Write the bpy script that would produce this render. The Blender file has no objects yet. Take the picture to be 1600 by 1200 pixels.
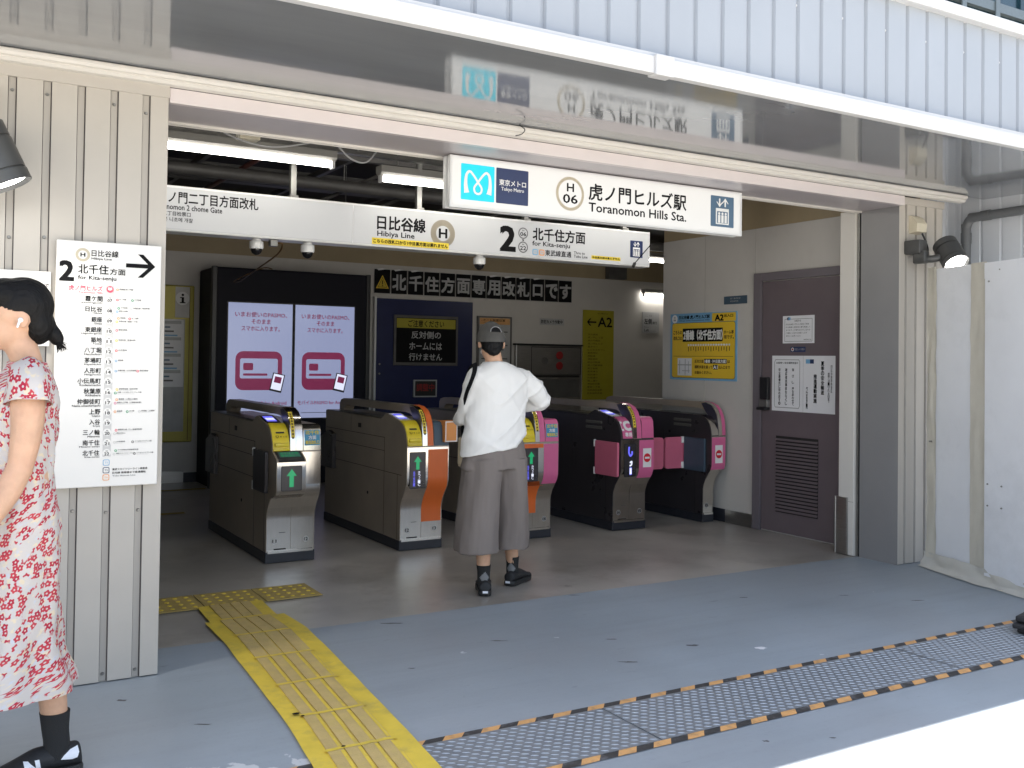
import bpy, bmesh, math, random
from mathutils import Vector, Matrix, noise
from mathutils.bvhtree import BVHTree
random.seed(7)
S = bpy.context.scene
COL = S.collection
R = math.radians

# ------------------------------------------------------------------ camera
cam = bpy.data.cameras.new('camera'); camo = bpy.data.objects.new('camera', cam); COL.objects.link(camo)
right = Vector((0.8596938, -0.51064166, 0.01310197)); up = Vector((-0.02087118, -0.00948669, 0.99973716))
fwd = Vector((0.51038315, 0.8597413, 0.01881334))
m = Matrix.Identity(4)
for i in range(3):
    m[i][0], m[i][1], m[i][2] = right[i], up[i], -fwd[i]
m[0][3], m[1][3], m[2][3] = 0, 0, 1.42
camo.matrix_world = m
cam.sensor_width = 36; cam.lens = 1540.6 / 1600 * 36; cam.shift_y = -65 / 1600
cam.clip_start = 0.05; cam.clip_end = 2000
S.camera = camo

# ------------------------------------------------------------------ world, sun, exposure
SUN_EL, SUN_AZ = 75.5, 4.0           # the sun stands high behind the station, a little to the left
w = bpy.data.worlds.new('World'); S.world = w; w.use_nodes = True
nt = w.node_tree
sky = nt.nodes.new('ShaderNodeTexSky'); sky.sky_type = 'NISHITA'; sky.sun_disc = False
sky.sun_elevation = R(SUN_EL); sky.sun_rotation = R(-SUN_AZ); sky.air_density = 1.0; sky.dust_density = 1.2; sky.ozone_density = 1.0
hs_ = nt.nodes.new('ShaderNodeHueSaturation'); hs_.inputs['Saturation'].default_value = 0.62     # hazy summer sky
nt.links.new(sky.outputs[0], hs_.inputs['Color']); nt.links.new(hs_.outputs[0], nt.nodes['Background'].inputs[0]); nt.nodes['Background'].inputs[1].default_value = 0.11
sl = bpy.data.lights.new('sun', 'SUN'); sl.energy = 4.2; sl.angle = R(0.5); sl.color = (1, 0.95, 0.88)
so = bpy.data.objects.new('sun', sl); COL.objects.link(so)
d = Vector((-math.sin(R(SUN_AZ)) * math.cos(R(SUN_EL)), math.cos(R(SUN_AZ)) * math.cos(R(SUN_EL)), math.sin(R(SUN_EL))))
so.rotation_euler = d.to_track_quat('Z', 'Y').to_euler()
S.view_settings.view_transform = 'Standard'; S.view_settings.look = 'None'
S.view_settings.exposure = 1.95; S.view_settings.gamma = 1
S.cycles.use_denoising = True
S.cycles.max_bounces = 10; S.cycles.diffuse_bounces = 5; S.cycles.glossy_bounces = 5
S.cycles.sample_clamp_indirect = 6

# ------------------------------------------------------------------ materials
MATS = {}
def mat(name, col, rough=0.5, metal=0.0, var=0.08, scale=6, rvar=0.1, bump=0.0, bscale=60, emit=0, ecol=None, coat=0,
        stretch=(1, 1, 1), spec=0.5, ior=None, dirt=None):
    m = bpy.data.materials.new(name); m.use_nodes = True; MATS[name] = m
    nt = m.node_tree; N = nt.nodes; L = nt.links
    b = N['Principled BSDF']
    b.inputs['Roughness'].default_value = rough; b.inputs['Metallic'].default_value = metal
    b.inputs['Specular IOR Level'].default_value = spec
    if ior: b.inputs['IOR'].default_value = ior
    tc = N.new('ShaderNodeTexCoord'); mp = N.new('ShaderNodeMapping'); mp.inputs['Scale'].default_value = stretch
    L.new(tc.outputs['Object'], mp.inputs[0])
    nz = N.new('ShaderNodeTexNoise'); nz.inputs['Scale'].default_value = scale; nz.inputs['Detail'].default_value = 6
    nz.inputs['Roughness'].default_value = 0.6
    L.new(mp.outputs[0], nz.inputs['Vector'])
    mr = N.new('ShaderNodeMapRange'); mr.inputs[1].default_value = 0.3; mr.inputs[2].default_value = 0.7
    L.new(nz.outputs['Fac'], mr.inputs[0])
    mx = N.new('ShaderNodeMix'); mx.data_type = 'RGBA'
    mx.inputs[6].default_value = (*[c * (1 - var) for c in col], 1); mx.inputs[7].default_value = (*[min(1, c * (1 + var)) for c in col], 1)
    L.new(mr.outputs[0], mx.inputs[0])
    out = mx.outputs[2]
    if dirt:
        dc, amount, ds = dirt
        n2 = N.new('ShaderNodeTexNoise'); n2.inputs['Scale'].default_value = ds; n2.inputs['Detail'].default_value = 8
        n2.inputs['Roughness'].default_value = 0.7
        L.new(tc.outputs['Object'], n2.inputs['Vector'])
        r2 = N.new('ShaderNodeMapRange'); r2.inputs[1].default_value = 0.5; r2.inputs[2].default_value = 0.75
        r2.inputs[4].default_value = amount
        L.new(n2.outputs['Fac'], r2.inputs[0])
        m2 = N.new('ShaderNodeMix'); m2.data_type = 'RGBA'; m2.inputs[7].default_value = (*dc, 1)
        L.new(r2.outputs[0], m2.inputs[0]); L.new(out, m2.inputs[6]); out = m2.outputs[2]
    L.new(out, b.inputs['Base Color'])
    r = N.new('ShaderNodeMapRange'); r.inputs[3].default_value = max(0.02, rough * (1 - rvar)); r.inputs[4].default_value = min(1, rough * (1 + rvar))
    L.new(nz.outputs['Fac'], r.inputs[0]); L.new(r.outputs[0], b.inputs['Roughness'])
    if bump:
        n3 = N.new('ShaderNodeTexNoise'); n3.inputs['Scale'].default_value = bscale; n3.inputs['Detail'].default_value = 4
        L.new(mp.outputs[0], n3.inputs['Vector'])
        bp = N.new('ShaderNodeBump'); bp.inputs['Strength'].default_value = bump; bp.inputs['Distance'].default_value = 0.01
        L.new(n3.outputs['Fac'], bp.inputs['Height']); L.new(bp.outputs[0], b.inputs['Normal'])
    if coat: b.inputs['Coat Weight'].default_value = coat; b.inputs['Coat Roughness'].default_value = 0.05
    if emit:
        b.inputs['Emission Color'].default_value = (*(ecol or col), 1); b.inputs['Emission Strength'].default_value = emit
    return m

def srgb(r, g, b):
    return tuple(((c / 255) / 12.92 if c / 255 <= 0.04045 else ((c / 255 + 0.055) / 1.055) ** 2.4) for c in (r, g, b))

mat('cladding', (0.47, 0.435, 0.385), 0.42, 0.0, 0.03, 2.0, bump=0.03, bscale=30, dirt=((0.36, 0.33, 0.29), 0.25, 1.6))
mat('groove_shade', (0.10, 0.09, 0.085), 0.6)  # dark colour on the groove flanks stands in for the shadow there
mat('cladding_cool', (0.50, 0.52, 0.55), 0.4, 0.0, 0.03, 2.0, bump=0.03, bscale=30)
mat('fascia_white', (0.56, 0.56, 0.56), 0.35, 0.0, 0.03, 3)
mat('white_metal', (0.66, 0.66, 0.65), 0.35, 0.0, 0.03, 3)
mat('corrugated_side', (0.60, 0.62, 0.65), 0.38, 0.0, 0.035, 1.5, bump=0.03, bscale=25)
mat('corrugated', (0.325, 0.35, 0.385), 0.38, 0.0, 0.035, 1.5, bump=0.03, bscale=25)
mat('soffit', (0.36, 0.375, 0.395), 0.075, 0.5, 0.12, 1.2, rvar=0.4, bump=0.007, bscale=9, stretch=(0.4, 2.5, 1))
mat('cream_trim', (0.64, 0.61, 0.56), 0.4, 0, 0.03)
mat('pink_white', (0.64, 0.58, 0.57), 0.35, 0, 0.02)
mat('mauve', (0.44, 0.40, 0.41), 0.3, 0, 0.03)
mat('grey_paint', (0.24, 0.235, 0.235), 0.4, 0, 0.04, 3)
mat('door_purple', (0.145, 0.115, 0.125), 0.45, 0, 0.06, 4, bump=0.02, bscale=120, dirt=((0.14, 0.12, 0.12), 0.35, 3))
mat('door_frame', (0.16, 0.14, 0.155), 0.45, 0, 0.05)
mat('door_dark', (0.02, 0.018, 0.018), 0.6)
mat('wall_white', (0.56, 0.535, 0.50), 0.5, 0, 0.04, 2, dirt=((0.42, 0.40, 0.37), 0.3, 2.2))
mat('jamb_white', (0.66, 0.63, 0.58), 0.45, 0, 0.03, 2)
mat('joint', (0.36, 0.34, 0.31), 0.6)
mat('tan_board', (0.36, 0.285, 0.175), 0.6, 0, 0.08, 3)
mat('ceiling_dark', (0.03, 0.028, 0.025), 0.8, 0, 0.3, 4)
mat('pipe_dark', (0.11, 0.105, 0.10), 0.5, 0.2, 0.2, 5)
mat('pipe_red', (0.14, 0.045, 0.035), 0.5, 0, 0.2, 5)
mat('galvanised', (0.30, 0.295, 0.28), 0.4, 0.8, 0.15, 12)
mat('steel', (0.63, 0.595, 0.545), 0.13, 1.0, 0.05, 8, rvar=0.25, stretch=(6, 1, 1))
mat('steel_dull', (0.42, 0.41, 0.40), 0.35, 1.0, 0.10, 8, rvar=0.2, stretch=(1, 1, 8))
mat('gate_side', (0.34, 0.285, 0.225), 0.34, 0.25, 0.12, 3, rvar=0.2)
mat('gate_black', (0.040, 0.036, 0.040), 0.28, 0.1, 0.1, 3)
mat('gate_top', (0.12, 0.115, 0.105), 0.3, 0.1, 0.1, 3)
mat('gate_hood', (0.33, 0.27, 0.205), 0.35, 0.2, 0.08, 4)
mat('cabinet_black', (0.008, 0.008, 0.014), 0.6, 0, 0.1, spec=0.2)
mat('gate_navy', (0.035, 0.032, 0.05), 0.3, 0, 0.1)
mat('seam', (0.015, 0.014, 0.013), 0.6)
mat('plinth', (0.022, 0.024, 0.032), 0.45, 0, 0.15, 12)
mat('slate', (0.05, 0.085, 0.12), 0.45, 0, 0.08)
mat('yellow_plastic', (0.80, 0.62, 0.03), 0.35, 0, 0.03, coat=0.2)
mat('yellow_dark', (0.55, 0.40, 0.02), 0.45)
mat('orange', (0.72, 0.145, 0.025), 0.4, 0, 0.04)
mat('orange_light', (0.78, 0.30, 0.07), 0.4, 0, 0.05)
mat('pink', (0.66, 0.14, 0.30), 0.4, 0, 0.04)
mat('pink_flap', (0.62, 0.15, 0.24), 0.4, 0, 0.05)
mat('blue_label', (0.06, 0.30, 0.50), 0.4)
mat('black', (0.015, 0.015, 0.016), 0.4, 0, 0.15)
mat('ink', (0.010, 0.010, 0.011), 0.8, spec=0.1)
mat('ink_soft', (0.10, 0.10, 0.10), 0.6)
mat('white_print', (0.80, 0.80, 0.79), 0.5, 0, 0.015)
mat('grey_print', (0.42, 0.42, 0.42), 0.5, 0, 0.05)
mat('white_board', (0.74, 0.725, 0.69), 0.35, 0, 0.015, 2)
mat('paper', (0.78, 0.78, 0.80), 0.6, 0, 0.02)
mat('paper_dim', (0.42, 0.42, 0.42), 0.6, 0, 0.1, 9)
mat('navy_door', (0.008, 0.014, 0.075), 0.35, 0, 0.1)
mat('navy', (0.02, 0.035, 0.11), 0.4)
mat('slate_blue', (0.08, 0.15, 0.235), 0.45)
mat('red', (0.65, 0.015, 0.03), 0.4)
mat('dull_red', (0.30, 0.015, 0.015), 0.4)
mat('pink_red', (0.75, 0.08, 0.13), 0.5)
mat('beige_ring', (0.47, 0.415, 0.31), 0.5)
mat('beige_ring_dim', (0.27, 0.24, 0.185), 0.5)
mat('line_grey', (0.56, 0.55, 0.53), 0.5)
mat('sign_yellow', (0.78, 0.60, 0.05), 0.45, 0, 0.03)
mat('poster_yellow', (0.80, 0.53, 0.03), 0.4, 0, 0.03)
mat('poster_blue', (0.18, 0.40, 0.62), 0.4, 0, 0.03)
mat('olive_yellow', (0.38, 0.33, 0.02), 0.45, 0, 0.06)
mat('olive_frame', (0.36, 0.31, 0.05), 0.4, 0.2, 0.06)
mat('ink_brown', (0.12, 0.06, 0.01), 0.6)
mat('lamp_housing', (0.30, 0.29, 0.265), 0.45)
mat('hoarding', (0.80, 0.81, 0.83), 0.4, 0, 0.05, 1.5, dirt=((0.50, 0.51, 0.52), 0.45, 1.1), bump=0.06, bscale=5)
mat('beige_tape', (0.60, 0.565, 0.48), 0.6, 0, 0.06, 5, bump=0.15, bscale=18)
mat('beige_sheet', (0.58, 0.56, 0.50), 0.6, 0, 0.06, 5, bump=0.25, bscale=12)
mat('lamp_grey', (0.085, 0.085, 0.083), 0.4, 0.3, 0.08)
mat('junction_cream', (0.62, 0.56, 0.43), 0.5)
mat('drainpipe', (0.125, 0.13, 0.135), 0.45, 0, 0.05)
mat('rubber', (0.02, 0.02, 0.022), 0.6, 0, 0.2, 14)
mat('tape_orange', (0.68, 0.36, 0.13), 0.6, 0, 0.12, 20, dirt=((0.12, 0.10, 0.09), 0.7, 16))
mat('tape_black', (0.035, 0.033, 0.033), 0.6, 0, 0.3, 20, dirt=((0.3, 0.3, 0.32), 0.5, 16))
mat('checker', (0.235, 0.25, 0.27), 0.42, 0.35, 0.12, 9, dirt=((0.22, 0.24, 0.27), 0.5, 5))
mat('checker_worn', (0.37, 0.395, 0.42), 0.3, 0.5, 0.08, 20)
mat('tactile_yellow', (0.74, 0.54, 0.06), 0.6, 0, 0.10, 9, dirt=((0.40, 0.31, 0.10), 0.8, 6), bump=0.1, bscale=50)
mat('tactile_tan', (0.55, 0.40, 0.155), 0.7, 0, 0.12, 12, bump=0.4, bscale=160, dirt=((0.60, 0.46, 0.12), 0.8, 14))
mat('tactile_dim', (0.44, 0.32, 0.10), 0.7, 0, 0.1, 8, dirt=((0.25, 0.19, 0.07), 0.5, 6))
mat('floor_tape', (0.40, 0.29, 0.03), 0.6, 0, 0.2, 8)
mat('screen_glow', (0.02, 0.02, 0.03), 0.15, emit=0.125, ecol=(0.55, 0.62, 0.97))
mat('screen_pink', (0.30, 0.02, 0.10), 0.4, emit=0.05, ecol=(0.60, 0.06, 0.22))
mat('screen_violet', (0.02, 0.02, 0.1), 0.3, emit=0.35, ecol=(0.12, 0.12, 0.75))
mat('screen_green', (0.0, 0.1, 0.05), 0.3, emit=0.12, ecol=(0.02, 0.62, 0.22))
mat('screen_white', (0.5, 0.5, 0.5), 0.3, emit=0.25, ecol=(0.75, 0.78, 1.0))
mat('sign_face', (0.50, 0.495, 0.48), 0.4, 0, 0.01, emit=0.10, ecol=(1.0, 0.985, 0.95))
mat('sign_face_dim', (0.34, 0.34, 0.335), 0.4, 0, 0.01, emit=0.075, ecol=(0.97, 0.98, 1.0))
mat('sign_cyan', (0.01, 0.45, 0.60), 0.4, emit=0.10, ecol=(0.0, 0.75, 0.85))
mat('tube_glow', (0.9, 0.9, 0.9), 0.4, emit=7, ecol=(1.0, 0.97, 0.90))
mat('lens_glow', (0.9, 0.9, 0.9), 0.4, emit=5, ecol=(1.0, 0.98, 0.93))
mat('dome_black', (0.01, 0.01, 0.012), 0.08, 0, 0.1)
mat('glass_teal', (0.02, 0.055, 0.075), 0.12, 0.3, 0.3, 0.3, spec=0.8)
mat('tower_frame', (0.16, 0.19, 0.20), 0.4, 0.2)
mat('skin', (0.60, 0.36, 0.235), 0.48, 0, 0.12, 14, bump=0.10, bscale=260, dirt=((0.58, 0.27, 0.18), 0.35, 9))
MATS['skin'].node_tree.nodes['Principled BSDF'].inputs['Subsurface Weight'].default_value = 0.12
MATS['skin'].node_tree.nodes['Principled BSDF'].inputs['Subsurface Radius'].default_value = (0.01, 0.004, 0.002)
mat('hair', (0.007, 0.0065, 0.0065), 0.55, 0, 0.4, 60, spec=0.18, bump=0.6, bscale=110, stretch=(0.35, 1.6, 0.2))
mat('cap_cloth', (0.085, 0.08, 0.072), 0.85, 0, 0.12, 25, bump=0.2, bscale=300)
mat('shirt_cloth', (0.82, 0.80, 0.765), 0.85, 0, 0.02, 5, bump=0.12, bscale=400)
mat('culotte_cloth', (0.195, 0.165, 0.148), 0.85, 0, 0.04, 4, bump=0.12, bscale=350)
mat('sock_black', (0.018, 0.018, 0.018), 0.9, 0, 0.1, 40, bump=0.2, bscale=300)
mat('sock_grey', (0.20, 0.20, 0.20), 0.9)
mat('shoe_black', (0.016, 0.016, 0.017), 0.65, 0, 0.2, 30, bump=0.15, bscale=200)
mat('sole_black', (0.02, 0.02, 0.02), 0.6)
mat('shoe_white', (0.78, 0.79, 0.82), 0.5)
mat('tote', (0.55, 0.45, 0.31), 0.85, 0, 0.06)
mat('mask_white', (0.78, 0.76, 0.74), 0.8)
mat('earbud_white', (0.85, 0.86, 0.88), 0.25)

def paint_ground():
    m = mat('blue_paint', (0.305, 0.345, 0.378), 0.5, 0, 0.13, 0.9, rvar=0.25, bump=0.06, bscale=45)
    nt = m.node_tree; N = nt.nodes; L = nt.links; b = N['Principled BSDF']
    tc = next(n for n in N if n.type == 'TEX_COORD')
    src = b.inputs['Base Color'].links[0].from_socket
    # warmer, greyer cast of the coat in broad patches
    n0 = N.new('ShaderNodeTexNoise'); n0.inputs['Scale'].default_value = 0.7; n0.inputs['Detail'].default_value = 5
    L.new(tc.outputs['Object'], n0.inputs['Vector'])
    r0 = N.new('ShaderNodeMapRange'); r0.inputs[1].default_value = 0.42; r0.inputs[2].default_value = 0.68; r0.inputs[4].default_value = 0.55
    L.new(n0.outputs['Fac'], r0.inputs[0])
    x0 = N.new('ShaderNodeMix'); x0.data_type = 'RGBA'; x0.inputs[7].default_value = (0.29, 0.30, 0.315, 1)
    L.new(r0.outputs[0], x0.inputs[0]); L.new(src, x0.inputs[6])
    # short dark scuffs
    mp = N.new('ShaderNodeMapping'); mp.inputs['Scale'].default_value = (5, 22, 1); mp.inputs['Rotation'].default_value = (0, 0, 0.2)
    L.new(tc.outputs['Object'], mp.inputs[0])
    n1 = N.new('ShaderNodeTexNoise'); n1.inputs['Scale'].default_value = 1.3; n1.inputs['Detail'].default_value = 3
    L.new(mp.outputs[0], n1.inputs['Vector'])
    r1 = N.new('ShaderNodeMapRange'); r1.inputs[1].default_value = 0.70; r1.inputs[2].default_value = 0.78; r1.inputs[4].default_value = 0.45
    L.new(n1.outputs['Fac'], r1.inputs[0])
    x1 = N.new('ShaderNodeMix'); x1.data_type = 'RGBA'; x1.inputs[7].default_value = (0.10, 0.10, 0.11, 1)
    L.new(r1.outputs[0], x1.inputs[0]); L.new(x0.outputs[2], x1.inputs[6])
    # roller bands left by the painters and trodden grime
    mpb = N.new('ShaderNodeMapping'); mpb.inputs['Scale'].default_value = (0.5, 5, 1); mpb.inputs['Rotation'].default_value = (0, 0, 0.06); L.new(tc.outputs['Object'], mpb.inputs[0])
    nb_ = N.new('ShaderNodeTexNoise'); nb_.inputs['Scale'].default_value = 1.6; nb_.inputs['Detail'].default_value = 7; nb_.inputs['Roughness'].default_value = 0.65; L.new(mpb.outputs[0], nb_.inputs['Vector'])
    rb_ = N.new('ShaderNodeMapRange'); rb_.inputs[1].default_value = 0.48; rb_.inputs[2].default_value = 0.72; rb_.inputs[4].default_value = 0.3; L.new(nb_.outputs['Fac'], rb_.inputs[0])
    xb = N.new('ShaderNodeMix'); xb.data_type = 'RGBA'; xb.inputs[7].default_value = (0.215, 0.235, 0.26, 1); L.new(rb_.outputs[0], xb.inputs[0]); L.new(x1.outputs[2], xb.inputs[6]); x1 = xb
    ng = N.new('ShaderNodeTexNoise'); ng.inputs['Scale'].default_value = 38; ng.inputs['Detail'].default_value = 6; ng.inputs['Roughness'].default_value = 0.75; L.new(tc.outputs['Object'], ng.inputs['Vector'])
    rg = N.new('ShaderNodeMapRange'); rg.inputs[1].default_value = 0.55; rg.inputs[2].default_value = 0.8; rg.inputs[4].default_value = 0.35; L.new(ng.outputs['Fac'], rg.inputs[0])
    xg = N.new('ShaderNodeMix'); xg.data_type = 'RGBA'; xg.inputs[7].default_value = (0.17, 0.18, 0.19, 1); L.new(rg.outputs[0], xg.inputs[0]); L.new(x1.outputs[2], xg.inputs[6]); x1 = xg
    # chipped white patch at the left: noise thresholded inside a region
    sep = N.new('ShaderNodeSeparateXYZ'); L.new(tc.outputs['Object'], sep.inputs[0])
    def tri(sock, c, h):
        s = N.new('ShaderNodeMath'); s.operation = 'SUBTRACT'; L.new(sock, s.inputs[0]); s.inputs[1].default_value = c
        a = N.new('ShaderNodeMath'); a.operation = 'ABSOLUTE'; L.new(s.outputs[0], a.inputs[0])
        q = N.new('ShaderNodeMapRange'); q.inputs[1].default_value = 0; q.inputs[2].default_value = h; q.inputs[3].default_value = 1; q.inputs[4].default_value = 0
        L.new(a.outputs[0], q.inputs[0]); return q.outputs[0]
    mm = N.new('ShaderNodeMath'); mm.operation = 'MULTIPLY'
    L.new(tri(sep.outputs[0], 0.80, 0.50), mm.inputs[0]); L.new(tri(sep.outputs[1], 3.37, 0.17), mm.inputs[1])
    n2 = N.new('ShaderNodeTexNoise'); n2.inputs['Scale'].default_value = 9; n2.inputs['Detail'].default_value = 8
    L.new(tc.outputs['Object'], n2.inputs['Vector'])
    ad = N.new('ShaderNodeMath'); ad.operation = 'MULTIPLY_ADD'; L.new(mm.outputs[0], ad.inputs[0]); ad.inputs[1].default_value = 0.60; L.new(n2.outputs['Fac'], ad.inputs[2])
    r2 = N.new('ShaderNodeMapRange'); r2.inputs[1].default_value = 0.73; r2.inputs[2].default_value = 0.745
    L.new(ad.outputs[0], r2.inputs[0])
    x2 = N.new('ShaderNodeMix'); x2.data_type = 'RGBA'; x2.inputs[7].default_value = (0.55, 0.57, 0.58, 1)
    L.new(r2.outputs[0], x2.inputs[0]); L.new(x1.outputs[2], x2.inputs[6])
    L.new(x2.outputs[2], b.inputs['Base Color'])
paint_ground()
mat('concrete_floor', (0.385, 0.355, 0.315), 0.34, 0, 0.26, 1.1, rvar=0.35, bump=0.05, bscale=40, dirt=((0.21, 0.18, 0.145), 0.85, 1.7))
mat('street', (0.46, 0.435, 0.39), 0.7, 0, 0.06, 1.5, bump=0.1, bscale=60)
mat('far_ground', (0.30, 0.285, 0.26), 0.8, 0, 0.1, 0.2)

def dress_mat():
    m = mat('dress_cloth', (0.55, 0.505, 0.47), 0.85, 0, 0.03, 10, bump=0.1, bscale=300)
    nt = m.node_tree; N = nt.nodes; L = nt.links; b = N['Principled BSDF']
    uv = N.new('ShaderNodeUVMap'); uv.uv_map = 'UVMap'
    base = b.inputs['Base Color'].links[0].from_socket
    # pale beige and grey-blue sprigs
    for scl, th, colr, off in ((38, 0.60, (0.70, 0.58, 0.38), 0.0), (45, 0.62, (0.50, 0.53, 0.60), 3.3)):
        mp = N.new('ShaderNodeMapping'); mp.inputs['Location'].default_value = (off, off, 0); L.new(uv.outputs[0], mp.inputs[0])
        n = N.new('ShaderNodeTexNoise'); n.inputs['Scale'].default_value = scl; n.inputs['Detail'].default_value = 3; L.new(mp.outputs[0], n.inputs['Vector'])
        r = N.new('ShaderNodeMapRange'); r.inputs[1].default_value = th - 0.04; r.inputs[2].default_value = th + 0.03; r.inputs[4].default_value = 0.75; L.new(n.outputs['Fac'], r.inputs[0])
        x = N.new('ShaderNodeMix'); x.data_type = 'RGBA'; x.inputs[7].default_value = (*colr, 1); L.new(r.outputs[0], x.inputs[0]); L.new(base, x.inputs[6]); base = x.outputs[2]
    # red five-petalled flowers in loose clusters
    cl = N.new('ShaderNodeTexNoise'); cl.inputs['Scale'].default_value = 17; cl.inputs['Detail'].default_value = 1; L.new(uv.outputs[0], cl.inputs['Vector'])
    SC = 40.0
    v = N.new('ShaderNodeTexVoronoi'); v.voronoi_dimensions = '2D'; v.inputs['Scale'].default_value = SC; v.inputs['Randomness'].default_value = 0.75
    L.new(uv.outputs[0], v.inputs['Vector'])
    sc = N.new('ShaderNodeVectorMath'); sc.operation = 'SCALE'; sc.inputs[3].default_value = 1.0; L.new(uv.outputs[0], sc.inputs[0])
    sb = N.new('ShaderNodeVectorMath'); sb.operation = 'SUBTRACT'; L.new(sc.outputs[0], sb.inputs[0]); L.new(v.outputs['Position'], sb.inputs[1])
    sp = N.new('ShaderNodeSeparateXYZ'); L.new(sb.outputs[0], sp.inputs[0])
    at = N.new('ShaderNodeMath'); at.operation = 'ARCTAN2'; L.new(sp.outputs[1], at.inputs[0]); L.new(sp.outputs[0], at.inputs[1])
    scol = N.new('ShaderNodeSeparateColor'); L.new(v.outputs['Color'], scol.inputs[0])
    ph = N.new('ShaderNodeMath'); ph.operation = 'MULTIPLY_ADD'; L.new(scol.outputs[0], ph.inputs[0]); ph.inputs[1].default_value = 1.3; L.new(at.outputs[0], ph.inputs[2])
    k5 = N.new('ShaderNodeMath'); k5.operation = 'MULTIPLY'; k5.inputs[1].default_value = 5; L.new(ph.outputs[0], k5.inputs[0])
    co = N.new('ShaderNodeMath'); co.operation = 'COSINE'; L.new(k5.outputs[0], co.inputs[0])
    pr = N.new('ShaderNodeMath'); pr.operation = 'MULTIPLY_ADD'; L.new(co.outputs[0], pr.inputs[0]); pr.inputs[1].default_value = 0.07; pr.inputs[2].default_value = 0.42
    df = N.new('ShaderNodeMath'); df.operation = 'SUBTRACT'; L.new(pr.outputs[0], df.inputs[0]); L.new(v.outputs['Distance'], df.inputs[1])
    pe = N.new('ShaderNodeMapRange'); pe.inputs[1].default_value = -0.02; pe.inputs[2].default_value = 0.03; L.new(df.outputs[0], pe.inputs[0])
    ce = N.new('ShaderNodeMapRange'); ce.inputs[1].default_value = 0.09; ce.inputs[2].default_value = 0.14; L.new(v.outputs['Distance'], ce.inputs[0])
    cm = N.new('ShaderNodeMapRange'); cm.inputs[1].default_value = 0.44; cm.inputs[2].default_value = 0.47; L.new(cl.outputs['Fac'], cm.inputs[0])
    a = N.new('ShaderNodeMath'); a.operation = 'MULTIPLY'; L.new(pe.outputs[0], a.inputs[0]); L.new(ce.outputs[0], a.inputs[1])
    a2 = N.new('ShaderNodeMath'); a2.operation = 'MULTIPLY'; L.new(a.outputs[0], a2.inputs[0]); L.new(cm.outputs[0], a2.inputs[1])
    red = N.new('ShaderNodeMix'); red.data_type = 'RGBA'; red.inputs[6].default_value = (0.38, 0.012, 0.04, 1); red.inputs[7].default_value = (0.50, 0.05, 0.065, 1); L.new(scol.outputs[1], red.inputs[0])
    x = N.new('ShaderNodeMix'); x.data_type = 'RGBA'; L.new(a2.outputs[0], x.inputs[0]); L.new(base, x.inputs[6]); L.new(red.outputs[2], x.inputs[7])
    L.new(x.outputs[2], b.inputs['Base Color'])
dress_mat()

# ------------------------------------------------------------------ helpers
class Fr:
    """a plane: origin, a right vector and an up vector; n points at the reader"""
    def __init__(s, o, u, v):
        s.o = Vector(o); s.u = Vector(u).normalized(); s.v = Vector(v).normalized(); s.n = s.u.cross(s.v)
    def p(s, a, b, d=0.0):
        return s.o + s.u * a + s.v * b + s.n * d
def FY(y): return Fr((0, y, 0), (1, 0, 0), (0, 0, 1))      # a = x, b = z, faces the street
def FX(x): return Fr((x, 0, 0), (0, -1, 0), (0, 0, 1))     # a = -y, b = z, faces left

_tc = bpy.data.curves.new('text_source', 'FONT'); _to = bpy.data.objects.new('text_source', _tc); COL.objects.link(_to)
_tcache = {}
def glyphs(s, bold):
    k = (s, bold)
    if k not in _tcache:
        _tc.body = s; _tc.size = 1; _tc.resolution_u = 2; _tc.offset = bold
        bpy.context.view_layer.update()
        me = bpy.data.meshes.new_from_object(_to.evaluated_get(bpy.context.evaluated_depsgraph_get()))
        vs = [(v.co.x, v.co.y) for v in me.vertices]; fs = [tuple(p.vertices) for p in me.polygons]
        bpy.data.meshes.remove(me); _tcache[k] = (vs, fs)
    return _tcache[k]

def smoothpath(pts, sub=6):
    P = [Vector(p) for p in pts]; out = []
    for i in range(len(P) - 1):
        p0 = P[max(i - 1, 0)]; p1 = P[i]; p2 = P[i + 1]; p3 = P[min(i + 2, len(P) - 1)]
        for k in range(sub):
            t = k / sub
            out.append(0.5 * ((2 * p1) + (p2 - p0) * t + (2 * p0 - 5 * p1 + 4 * p2 - p3) * t * t + (3 * p1 - p0 - 3 * p2 + p3) * t ** 3))
    out.append(P[-1]); return out

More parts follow.
